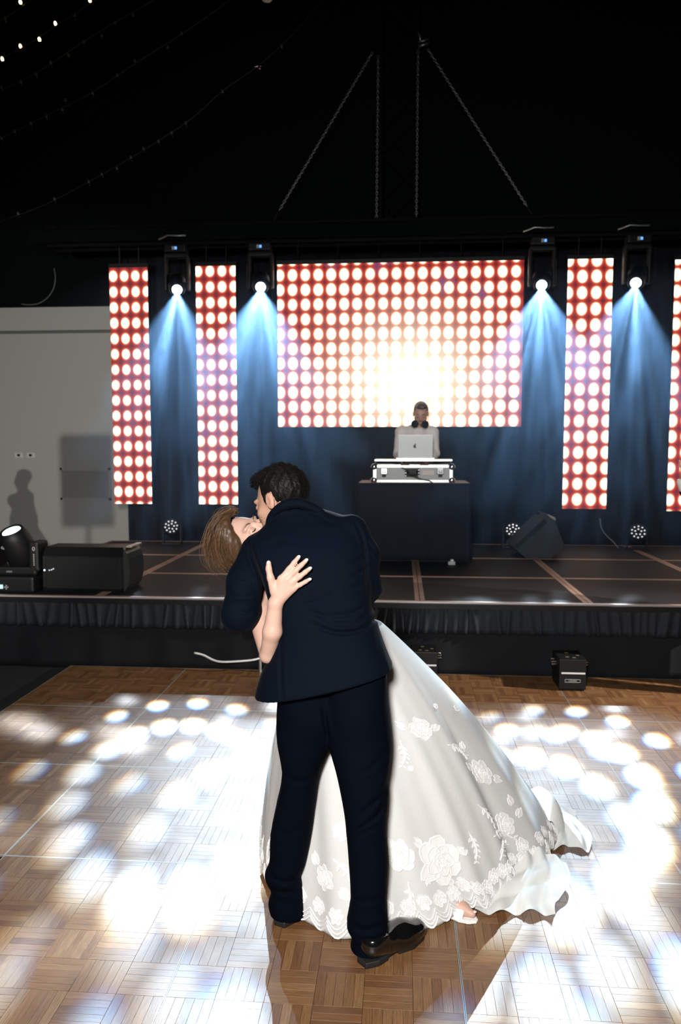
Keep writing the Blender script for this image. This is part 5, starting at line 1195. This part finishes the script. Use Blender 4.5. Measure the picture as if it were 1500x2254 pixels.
sheet3('tulle_train', [G(1190, 1870), G(1300, 1880), G(1275, 1790), G(1150, 1770)], 34, 0.02, 5, bride, TULLE, lambda u, v: 0.004 + 0.03 * math.sin(math.pi * u) * math.sin(math.pi * v))
# rounded loop of tulle standing behind the hem
V = []; F = []; n1, n2 = 28, 16
c0 = G(1195, 1856); c1 = G(1150, 1780)
for i in range(n1 + 1):
    u = i / n1; base = c0 * (1 - u) + c1 * u
    for j in range(n2 + 1):
        w = math.pi * j / n2; rr = 0.082 * math.sin(math.pi * (0.15 + 0.72 * u)) + 0.02
        V.append((base[0] + rr * (1 - math.cos(w)) * 0.62 + 0.01 * math.sin(8 * u), base[1] + 0.02 * math.sin(w), 0.006 + rr * 1.5 * math.sin(w)))
for i in range(n1):
    for j in range(n2): a = i * (n2 + 1) + j; F.append((a, a + 1, a + n2 + 2, a + n2 + 1))
N0 = len(V); V += [(x - 0.0015, y, max(z - 0.001, 0.003)) for x, y, z in V]; F += [tuple(N0 + k for k in reversed(f)) for f in F]
mk('tulle_loop', V, F, TULLE, bride, smooth=True)
# open-toed white shoe under the hem
sh_h, sh_t = G(990, 2010), G(1048, 2030)
def bshoe(P):
    d = (sh_t - sh_h); L = np.linalg.norm(d); d = d / L; s = np.array([-d[1], d[0], 0]); B = np.stack([s, d, [0, 0, 1]], 1); q = (P - sh_h) @ B
    w = np.interp(q[:, 1], [-.05, 0, L * .5, L * .85, L + .006], [0.026, 0.032, 0.036, 0.028, 0.008]); so = np.maximum(np.maximum(np.abs(q[:, 0]) - w, np.maximum(-.05 - q[:, 1], q[:, 1] - L - .006)), np.maximum(q[:, 2] - .011, .0006 - q[:, 2]))
    st = np.maximum(np.abs(ell(q, (0, L * .30, 0.012), (0.036, 0.05, 0.034))) - 0.003, np.maximum(q[:, 1] - L * .62, 0.004 - q[:, 2])); return np.minimum(so, st)
mkn('bridal_sandal', nets(bshoe, np.minimum(sh_h, sh_t) - [0.07, 0.07, 0.004], np.maximum(sh_h, sh_t) + [0.07, 0.07, 0.06], 0.0026), mat('white_leather', (0.85, 0.82, 0.78), 0.35), bride)
tc_ = np.array([*(G(1045, 2026)[:2]), 0.033]); mkn('toenail', nets(lambda P: ell(P, tc_, (0.008, 0.007, 0.0035)), tc_ - .012, tc_ + .012, .0015), NAIL, bride)

# ------------------------------------------------------------------ DJ table, flight case, laptop
TY = 7.85; tl, tr = W(790, 1062, TY), W(1035, 1062, TY); tz = tl[2]; TDEP = 0.62
RUST = mat('red_brown_laminate', (0.16, 0.06, 0.045), 0.45)
t = thing('dj_table', 'narrow table with red-brown top under black cloth on stage', 'table', ((tl[0] + tr[0]) / 2, TY + TDEP / 2, SZ))
MB().bbox((tl[0], TY, tz - 0.028), (tr[0], TY + TDEP, tz), 0.005).build('tabletop', RUST, t)
for x in (tl[0] + .05, tr[0] - .05):
    for y in (TY + .05, TY + TDEP - .05): MB().tube([(x, y, SZ), (x, y, tz - .028)], 0.016, 8).build('leg', STEEL, t)
def cloth_path():
    pts = []; x0, x1, y0, y1 = tl[0] - .004, tr[0] + .004, TY - .006, TY + TDEP
    for k in range(16): pts.append((x0, y1 - (y1 - y0) * k / 16, -1, 0))
    for k in range(61): pts.append((x0 + (x1 - x0) * k / 60, y0, 0, -1))
    for k in range(1, 17): pts.append((x1, y0 + (y1 - y0) * k / 16, 1, 0))
    return pts
pts = cloth_path(); V = []; F = []; n = len(pts); nz = 10
for side in (0, 1):
    for j in range(nz + 1):
        v = j / nz
        for i, (x, y, nx, ny) in enumerate(pts):
            d = (0.004 + 0.03 * v * (0.5 + 0.5 * math.sin(i * 0.42 + 1.2 * math.sin(i * 0.11)))) - side * 0.003
            V.append((x + nx * d, y + ny * d, tz - 0.004 - (tz - SZ - 0.012) * v))
m0 = n * (nz + 1)
for j in range(nz):
    for i in range(n - 1): a = j * n + i; F.append((a, a + n, a + n + 1, a + 1)); b = a + m0; F.append((b, b + 1, b + n + 1, b + n))
for i in range(n - 1): F.append((i, i + 1, m0 + i + 1, m0 + i)); a = nz * n + i; F.append((a, m0 + a, m0 + a + 1, a + 1))
tag(mk('tablecloth', V, F, mat('navy_black_cloth', (0.012, 0.016, 0.024), 0.85, spec=0.2), smooth=True), 'black cloth hanging round the DJ table', 'tablecloth')
CY = TY + 0.03; cl, crr = W(822, 1056, CY), W(997, 1056, CY); x0, x1 = cl[0], crr[0]; z0 = tz; z1 = W(900, 1024, CY)[2]; z2 = W(900, 1012, CY)[2]; CD = 0.5
CASEP = mat('grey_case_laminate', (0.30, 0.32, 0.33), 0.4)
t = thing('flight_case', 'silver edged flight case with laptop shelf on the DJ table', 'case', ((x0 + x1) / 2, CY + CD / 2, z0))
MB().box((x0 + .01, CY + .006, z0 + .01), (x1 - .01, CY + .014, z1 - .01)).build('front_panel', CASEP, t)
MB().box((x0 + .01, CY + CD - .014, z0 + .01), (x1 - .01, CY + CD - .006, z1 - .01)).build('back_panel', CASEP, t)
for x in (x0 + .006, x1 - .014): MB().box((x, CY + .01, z0 + .01), (x + .008, CY + CD - .01, z1 - .01)).build('side_panel', CASEP, t)
MB().box((x0 + .01, CY + .01, z0 + .004), (x1 - .01, CY + CD - .01, z0 + .014)).build('bottom_panel', CASEP, t)
w = 0.026
for (zz0, zz1) in ((z0, z0 + w), (z1 - w, z1)):
    for yy in (CY, CY + CD - .02): MB().bbox((x0, yy, zz0), (x1, yy + .02, zz1), .004).build('edge_rail', ALU, t)
    for xx in (x0, x1 - .02): MB().bbox((xx, CY + .02, zz0), (xx + .02, CY + CD - .02, zz1), .004).build('edge_rail', ALU, t)
for xx in (x0 - .004, x1 - .036):
    MB().bbox((xx, CY - .004, z0 - .0), (xx + .04, CY + .03, z1), .006).build('corner_post', ALU, t)
for xx in (x0 + .02, x1 - .02):
    for zz in (z0 + .022, z1 - .018): MB().lathe([(0.034, -.03), (0.034, .0), (0.024, .012), (0.006, .017)], (xx - (.012 if xx < (x0 + x1) / 2 else -.012), CY, zz), (0, -1, 0), 14).build('ball_corner', CHROME, t, smooth=True)
for px in (846, 970):
    q = W(px, 1038, CY); MB().bbox((q[0] - .035, CY - .012, q[2] - .03), (q[0] + .035, CY + .002, q[2] + .035), .008).build('butterfly_latch', CHROME, t)
    MB().bbox((q[0] - .016, CY - .024, q[2] - .012), (q[0] + .016, CY - .01, q[2] + .014), .006).build('latch_wing', CHROME, t)
    MB().bbox((q[0] - .02, CY - .013, q[2] - .055), (q[0] + .02, CY - .001, q[2] - .03), .005).build('latch_plate', BLACKPLASTIC, t)
q = W(908, 1041, CY); h = MB().bbox((q[0] - .075, CY - .006, q[2] - .042), (q[0] + .075, CY + .004, q[2] + .045), .008).build('handle_plate', BLACKPLASTIC, t)
MB().tube([(q[0] - .05, CY - .012, q[2] + .02), (q[0] - .045, CY - .03, q[2] - .012), (q[0] + .045, CY - .03, q[2] - .012), (q[0] + .05, CY - .012, q[2] + .02)], .009, 8).build('handle', BLACKPLASTIC, h)
for sx in (-.066, .066):
    for sz in (-.03, .0, .03): MB().lathe([(.008, 0), (.005, .006)], (q[0] + sx, CY - .006, q[2] + sz), (0, -1, 0), 8).build('rivet', CHROME, h)
q = W(943, 1041, CY); MB().bbox((q[0] - .062, CY - .002, q[2] - .025), (q[0] + .062, CY + .006, q[2] + .025), .003).build('label_plate', mat('pale_label', (0.55, 0.50, 0.48), 0.5), t)
shelf = MB().bbox((x0 + .012, CY + .0, z2 - .016), (x1 - .004, CY + .34, z2 + .004), .003).build('laptop_shelf', ALU, t)
for xx in (x0 + .014, x1 - .026):
    for yy in (CY + .02, CY + .3): MB().box((xx, yy, z1 - .005), (xx + .014, yy + .014, z2 - .012)).build('shelf_post', BLACKMETAL, t)
for px in (850, 870, 945, 966):
    q = W(px, 1026, CY + .05); MB().lathe([(.012, 0), (.012, .02), (.007, .026)], (q[0], CY + .06, z1 - .03), (0, 0, 1), 10).build('knob', CHROME, t, smooth=True)
MB().bbox((x0 + .05, CY + .05, z0 + .014), (x1 - .05, CY + CD - .04, z1 - .03), .006).build('mixer_deck', BLACKPLASTIC, t)
pts = [W(885, 1029, CY - .02), W(897, 1036, CY - .03), W(906, 1046, CY - .03), W(925, 1054, CY - .03), W(950, 1060, TY - .02), W(955, 1075, TY - .045)]
tag(MB().tube(cr(pts, 18), .006, 6).build('cable', BLACKPLASTIC, smooth=True), 'black cable hanging across the front of the flight case', 'cable')
# laptop with its back to the hall
LY = CY + 0.10; a, b = W(877, 957, LY), W(953, 1007, LY); lz = z2 + .004
t = thing('laptop', 'silver laptop open on the shelf of the flight case', 'laptop', ((a[0] + b[0]) / 2, LY + .1, lz))
MB().bbox((a[0] - .02, LY + .005, lz), (b[0] + .02, LY + .235, lz + .014), .004).build('laptop_base', ALU, t)
LID = mat('laptop_aluminium', (0.62, 0.65, 0.66), 0.45, 0.55)
rot = Matrix.Rotation(R(9), 3, 'X'); hh = a[2] - lz - .012
lid = MB().bbox((a[0], LY - .004, lz + .012), (b[0], LY + .004, lz + .012 + hh), .003, rot, (0, LY, lz + .012)).build('lid', LID, t)

# fruit-shaped mark on the lid
c = Vector(W(914, 982, LY)); c.y = LY - .0045 + (c.z - lz) * -math.tan(R(9)) * -1 * -1
mk_pts = [Vector((.017 * math.cos(k) * (1 + .08 * math.cos(2 * k)), 0, .019 * math.sin(k))) for k in np.linspace(0, 6.283, 22)[:-1]]
mk_pts = [p if not (p.x > .010 and abs(p.z - .003) < .009) else Vector((.008, 0, p.z)) for p in mk_pts]
yy = LY - .005 - (c.z - lz - .012) * math.tan(R(9)) * -1
DK = mat('dark_mark', (0.05, 0.06, 0.07), 0.4)
def onlid(p): return rot @ (Vector((c.x + p.x, LY - .0052, lz + .012 + (c.z - lz - .012) + p.z)) - Vector((0, LY, lz + .012))) + Vector((0, LY, lz + .012))
MB().prism([onlid(p) for p in mk_pts], (0, -.0008, 0)).build('lid_mark', DK, lid)
MB().prism([onlid(Vector((.002 + .005 * math.cos(k), 0, .026 + .007 * math.sin(k)))) for k in np.linspace(0, 6.283, 10)[:-1]], (0, -.0008, 0)).build('lid_mark_leaf', DK, lid)
q = W(995, 1218, 7.6); MB_ = thing('plug_box', 'tiny pale plug box lying on the stage right of the table', 'box', (q[0], 7.6, SZ))
MB().bbox((q[0] - .035, 7.57, SZ), (q[0] + .035, 7.63, SZ + .035), .006).build('body', mat('pale_green_plastic', (0.4, 0.5, 0.47), 0.5), MB_); MB().bbox((q[0] - .012, 7.575, SZ + .035), (q[0] + .018, 7.61, SZ + .055), .004).build('plug', WHITE, MB_)

# ------------------------------------------------------------------ the DJ
DY = 8.58; DHc = W(927, 911, DY); DHB = frame((-0.05, -1, -0.42), (0.0, -0.3, 1))
dj = thing('person', 'man in white shirt looking down at the laptop behind the DJ table', 'person', (DHc[0], DY + .05, SZ))
dsl = W(884, 952, DY + .03); dsr = W(952, 952, DY + .03); hl, hr = W(890, 1022, 8.2), W(934, 1024, 8.2)
ell_, elr = W(878, 1000, 8.52), W(957, 998, 8.52)
def dj_body(P):
    d = head(P, DHc, DHB, 1.0); nb = W(922, 946, DY + .02)
    d = smin(d, limb(P, [loc(DHc, DHB, (0, -.03, -.06)), nb], [.054, .056], .02), .02)
    pel = np.array([DHc[0] - .02, DY + .08, SZ + .86]); d = smin(d, limb(P, [nb, (dsl + dsr) / 2 + [0, 0, -.1], pel], [.06, .10, .12], .05), .03)
    for s, e, h, sg in ((dsl, ell_, hl, 1), (dsr, elr, hr, -1)):
        d = smin(d, limb(P, [nb, s, e, h], [.05, .045, .036, .026], .02), .02)
        kn = [h + [sg * x, -.07, -.012] for x in (.028, .010, -.010, -.028)]; tp = [h + [sg * x, -.145, -.04] for x in (.036, .012, -.013, -.036)]
        d = smin(d, hand(P, h, kn, tp, rw=.028, rf=.0095, thumb=[h + [sg * .02, -.02, 0], h + [sg * .045, -.05, -.01], h + [sg * .055, -.075, -.018], h + [sg * .058, -.095, -.025]]), .01)
    for sg in (-1, 1):
        hp = pel + [sg * .09, 0, -.03]; d = smin(d, limb(P, [hp, [hp[0] + sg * .02, DY + .06, SZ + .48], [hp[0] + sg * .03, DY + .09, SZ + .08], [hp[0] + sg * .04, DY - .06, SZ + .03]], [.085, .055, .036, .03], .02), .03)
    return d
mkn('body', nets(dj_body, (DHc[0] - .42, 7.98, SZ + .0), (DHc[0] + .42, DY + .28, 2.34), .009), SKIND, dj)
SHIRT = fabric('white_shirt_cotton', (0.78, 0.74, 0.73), 0.8)
def dj_shirt(P):
    nb = W(922, 946, DY + .02); pel = np.array([DHc[0] - .02, DY + .08, SZ + .82])
    d = limb(P, [(dsl + dsr) / 2 + [0, 0, -.02], (dsl + dsr) / 2 + [0, 0, -.16], pel], [.12, .145, .15], .06); d = smin(d, cone(P, dsl, dsr, .07, .07), .05); d = smin(d, cone(P, nb + [0, 0, .005], nb + [0, .02, -.06], .068, .09), .03)
    for s, e, h in ((dsl, ell_, hl), (dsr, elr, hr)): d = smin(d, limb(P, [s, e, e + (h - e) * .55], [.068, .056, .047], .02), .02)
    d = d + wob(P, 45, .003, .7); d = smax(d, -cone(P, nb + [0, -.02, .05], nb + [0, -.03, .0], .058, .05), .008)
    return smax(d, (SZ + .80) - P[:, 2], .004)
mkn('shirt', nets(dj_shirt, (DHc[0] - .44, 8.1, SZ + .76), (DHc[0] + .44, DY + .32, 2.22), .009), SHIRT, dj)
def dj_tr(P):
    pel = np.array([DHc[0] - .02, DY + .08, SZ + .86]); d = ell(P, pel + [0, 0, -.04], (.17, .135, .14))
    for sg in (-1, 1):
        hp = pel + [sg * .09, 0, -.05]; d = smin(d, limb(P, [hp, [hp[0] + sg * .02, DY + .06, SZ + .48], [hp[0] + sg * .03, DY + .09, SZ + .06]], [.10, .075, .065], .02), .03)
    return d
mkn('trousers', nets(dj_tr, (DHc[0] - .34, DY - .16, SZ + .0), (DHc[0] + .30, DY + .30, SZ + 1.0), .012), NAVYT, dj)
def dj_hair(P):
    q = (P - DHc) @ DHB; d = ell(q, (0, -.022, .042), (.081, .102, .092)); d = smin(d, ell(q, (.01, .04, .105), (.060, .058, .032)), .02)
    d = smax(d, np.minimum(q[:, 1] - .030, .080 - q[:, 2]), .006); d = smax(d, np.minimum(q[:, 1] + .03, np.minimum(.03 - q[:, 2], np.abs(q[:, 0]) - .04)), .006)
    return smax(d, -.05 - q[:, 2], .01) + wob(P, 120, .002)
mkn('hair', nets(dj_hair, DHc - .17, DHc + .17, .006), HAIRD, dj)
def dj_beard(P):
    q = (P - DHc) @ DHB; m = q.copy(); m[:, 0] = np.abs(m[:, 0]); d = ell(q, (0, .054, -.096), (.040, .036, .028)); d = smin(d, ell(q, (0, .089, -.053), (.026, .011, .006)), .006)
    return smax(d, -ell(q, (0, .1, -.068), (.022, .02, .010)), .004)
mkn('beard', nets(dj_beard, DHc - .17, DHc + .17, .005), HAIRD, dj)
for sg in (-1, 1):
    MB().tube([loc(DHc, DHB, (sg * x, y, z)) for x, y, z in ((.014, .092, .022), (.032, .094, .028), (.05, .08, .024))], .0035, 6).build('eyebrow', HAIRD, dj)
    MB().tube([loc(DHc, DHB, (sg * x, y, z)) for x, y, z in ((.020, .090, -.006), (.033, .0935, -.009), (.046, .087, -.005))], .0024, 6).build('eyelashes', LASH, dj)
# headphones round his neck
nk = W(924, 940, DY - .02); hp_ = thing('headphones', 'black headphones hung round the neck of the man behind the laptop', 'headphones', tuple(nk))
MB().tube([nk + [.075 * math.sin(k), .02 + .085 * math.cos(k) * .9, .012 + .01 * math.cos(k)] for k in np.linspace(-2.4, 2.4, 20)], .011, 8).build('headband', BLACKPLASTIC, hp_, smooth=True)
for px, py in ((914, 933), (936, 934)):
    c = W(px, py, DY - .10); s = -1 if px < 925 else 1
    MB().lathe([(.012, -.02), (.036, -.018), (.042, .0), (.040, .016), (.03, .022), (.008, .024)], c, (s * .55, -.8, -.1), 18).build('ear_cup', BLACKPLASTIC, hp_, smooth=True)

# ------------------------------------------------------------------ guests just outside the frame
def guest(label, at, lift_arm, scale, group=None):
    """standing figure facing the couple, forearm raised with a pointing hand"""
    x, y = at; s = scale; g = thing('person', label, 'person', (x, y, 0)); B = np.array([x, y, 0.0])
    L = lambda a, b, c: B + np.array([a, b, c]) * s
    hc_ = L(0.02, 0, 1.66); hB = frame((-1, -.5, -.05), (0, 0, 1)); wrp = lift_arm
    el_ = np.array([wrp[0] + .16, wrp[1] + .06, wrp[2] - .24]); shl = L(-.05, -.18, 1.42); shr = L(.03, .19, 1.42)
    def body(P):
        d = head(P, hc_, hB, s); d = smin(d, limb(P, [L(.03, 0, 1.6), L(.03, 0, 1.46), L(0.02, 0, 1.25), L(.02, 0, .95)], [.055 * s, .062 * s, .11 * s, .12 * s], .05), .03)
        d = smin(d, limb(P, [L(.02, 0, 1.42), shl, el_, wrp], [.06, .05, .038, .026], .02), .03); d = smin(d, limb(P, [L(.02, 0, 1.42), shr, L(.05, .25, 1.14), L(-.05, .24, .9)], [.06, .05, .038, .026], .02), .03)
        w = wrp; d = smin(d, hand(P, w, [w + [-.012, -.02, .085], w + [.004, -.008, .088], w + [.014, .008, .084], w + [.022, .022, .076]], [w + [-.034, -.024, .160], w + [-.004, -.05, .13], w + [.01, -.035, .125], w + [.02, -.01, .115]], rw=.026, rf=.0095, thumb=[w + [.0, -.02, .03], w + [.0, -.045, .05], w + [.0, -.06, .07], w + [-.005, -.065, .09]]), .01)
        w = L(-.05, .24, .9); d = smin(d, hand(P, w, [w + [-.03, .0, -.08], w + [-.012, .0, -.085], w + [.008, .0, -.083], w + [.026, 0, -.076]], [w + [-.045, -.01, -.15], w + [-.018, -.012, -.165], w + [.01, -.012, -.16], w + [.034, -.01, -.14]], rw=.026, rf=.0095, thumb=[w + [-.015, -.01, -.02], w + [-.04, -.025, -.045], w + [-.05, -.03, -.07], w + [-.055, -.03, -.09]]), .01)
        for sg in (-1, 1): d = smin(d, limb(P, [L(.02, sg * .09, .92), L(.0, sg * .1, .5), L(.03, sg * .1, .08), L(-.12, sg * .1, .03)], [.085, .055, .036, .03], .02), .03)
        return d
    lo, hi = B - [.5, .5, 0], B + [.5, .5, 1.86 * s]
    mkn('body', nets(body, lo, hi, .011), SKINM, g)
    def suit(P):
        d = limb(P, [L(.02, 0, 1.36), L(.02, 0, 1.15), L(.02, 0, .9), L(.02, 0, .76)], [.125, .15, .15, .16], .06); d = smin(d, cone(P, shl, shr, .075, .075), .05); d = smin(d, cone(P, L(.03, 0, 1.5), L(.03, 0, 1.4), .07, .10), .03)
        d = smin(d, limb(P, [shl, el_, el_ + (wrp - el_) * .80], [.07, .058, .046], .02), .02); d = smin(d, limb(P, [shr, L(.05, .25, 1.14), L(-.04, .24, .93)], [.07, .058, .045], .02), .02)
        return d
    mkn('jacket', nets(suit, lo, hi, .011), NAVYT, g)
    mkn('trousers', nets(lambda P: smin(*[limb(P, [L(.02, sg * .09, .9), L(0, sg * .1, .5), L(.03, sg * .1, .03)], [.10, .08, .07], .02) for sg in (-1, 1)], .03), lo, hi, .013), NAVYT, g)
    mkn('shirt_cuff', nets(lambda P: np.maximum(cone(P, el_ + (wrp - el_) * .78, wrp + [0, 0, .012], .043, .037), -cone(P, el_ + (wrp - el_) * .7, wrp + [0, 0, .05], .034, .030)), wrp - .16, wrp + .1, .006), WHITE, g)
    def hr(P):
        q = ((P - hc_) @ hB) / s; d = ell(q, (0, -.022, .042), (.083, .104, .094)); d = smax(d, np.minimum(q[:, 1] - .03, .08 - q[:, 2]), .006); return smax(d, -.06 - q[:, 2], .01) * s
    mkn('hair', nets(hr, hc_ - .17, hc_ + .17, .009), HAIRD, g)
    for sg in (-1, 1): MB().bbox(tuple(L(-.19, sg * .1 - .045, 0)), tuple(L(.08, sg * .1 + .045, .07)), .03).build('shoe', PATENT, g, smooth=True)
    return g
cf = W(1499, 1072, 5.35)
guest('guest in black jacket at the right edge with raised finger and white cuff', (cf[0] + .34, 5.50), np.array([cf[0] + .012, 5.35, cf[2] + .02]), 1.0)
guest('guest in dark suit standing by the white wall at far left', (-4.86, 8.2), np.array([-4.72, 7.92, 1.02]), .90)
# loudspeaker on a stand beyond the left edge
t = thing('loudspeaker', 'black loudspeaker on a tripod stand beyond the left edge of the stage', 'speaker', (-3.52, 4.9, ZF))
lc = Vector((-3.52, 4.9, 1.82)); rz = Matrix.Rotation(R(10), 3, 'Z')
cab = MB().bbox(tuple(lc - Vector((.19, .16, .32))), tuple(lc + Vector((.19, .16, .32))), .02, rz).build('cabinet', BLACKPLASTIC, t)
MB().bbox(tuple(lc + Vector((-.175, -.175, -.30))), tuple(lc + Vector((.175, -.158, .30))), .008, rz, tuple(lc)).build('grille', GRILLE, cab)
MB().tube([lc - Vector((0, 0, .32)), (lc.x, lc.y, .35)], .018, 10).build('pole', BLACKMETAL, t)
for k in range(3):
    q = 2.1 * k; MB().tube([(lc.x, lc.y, .75), (lc.x + .45 * math.cos(q), lc.y + .45 * math.sin(q), ZF + .012)], .012, 8).build('leg', BLACKMETAL, t)

# ------------------------------------------------------------------ stage haze
def haze():
    m = bpy.data.materials.new('stage_haze'); m.use_nodes = True; N = m.node_tree.nodes; L = m.node_tree.links; N.clear()
    o = N.new('ShaderNodeOutputMaterial'); v = N.new('ShaderNodeVolumeScatter'); v.inputs['Color'].default_value = (0.30, 0.56, 0.95, 1)
    v.inputs['Density'].default_value = 0.023; v.inputs['Anisotropy'].default_value = 0.70; L.new(v.outputs[0], o.inputs['Volume']); return m
hz = MB().prism([(-3.62, 5.9, 0.60), (-3.62, 9.38, 0.60), (-3.62, 9.38, 3.74), (-3.62, 8.9, 3.72), (-3.62, 5.9, 2.55)], (8.0, 0, 0)).build('haze', haze())
tag(hz, 'thin blue haze hanging over the stage in the light beams', 'haze', kind='stuff')

# small glowing details need no direct light sampling; screens shine forward only
for m in bpy.data.materials:
    m.cycles.emission_sampling = 'FRONT' if m.name.startswith('led_picture') else 'NONE'
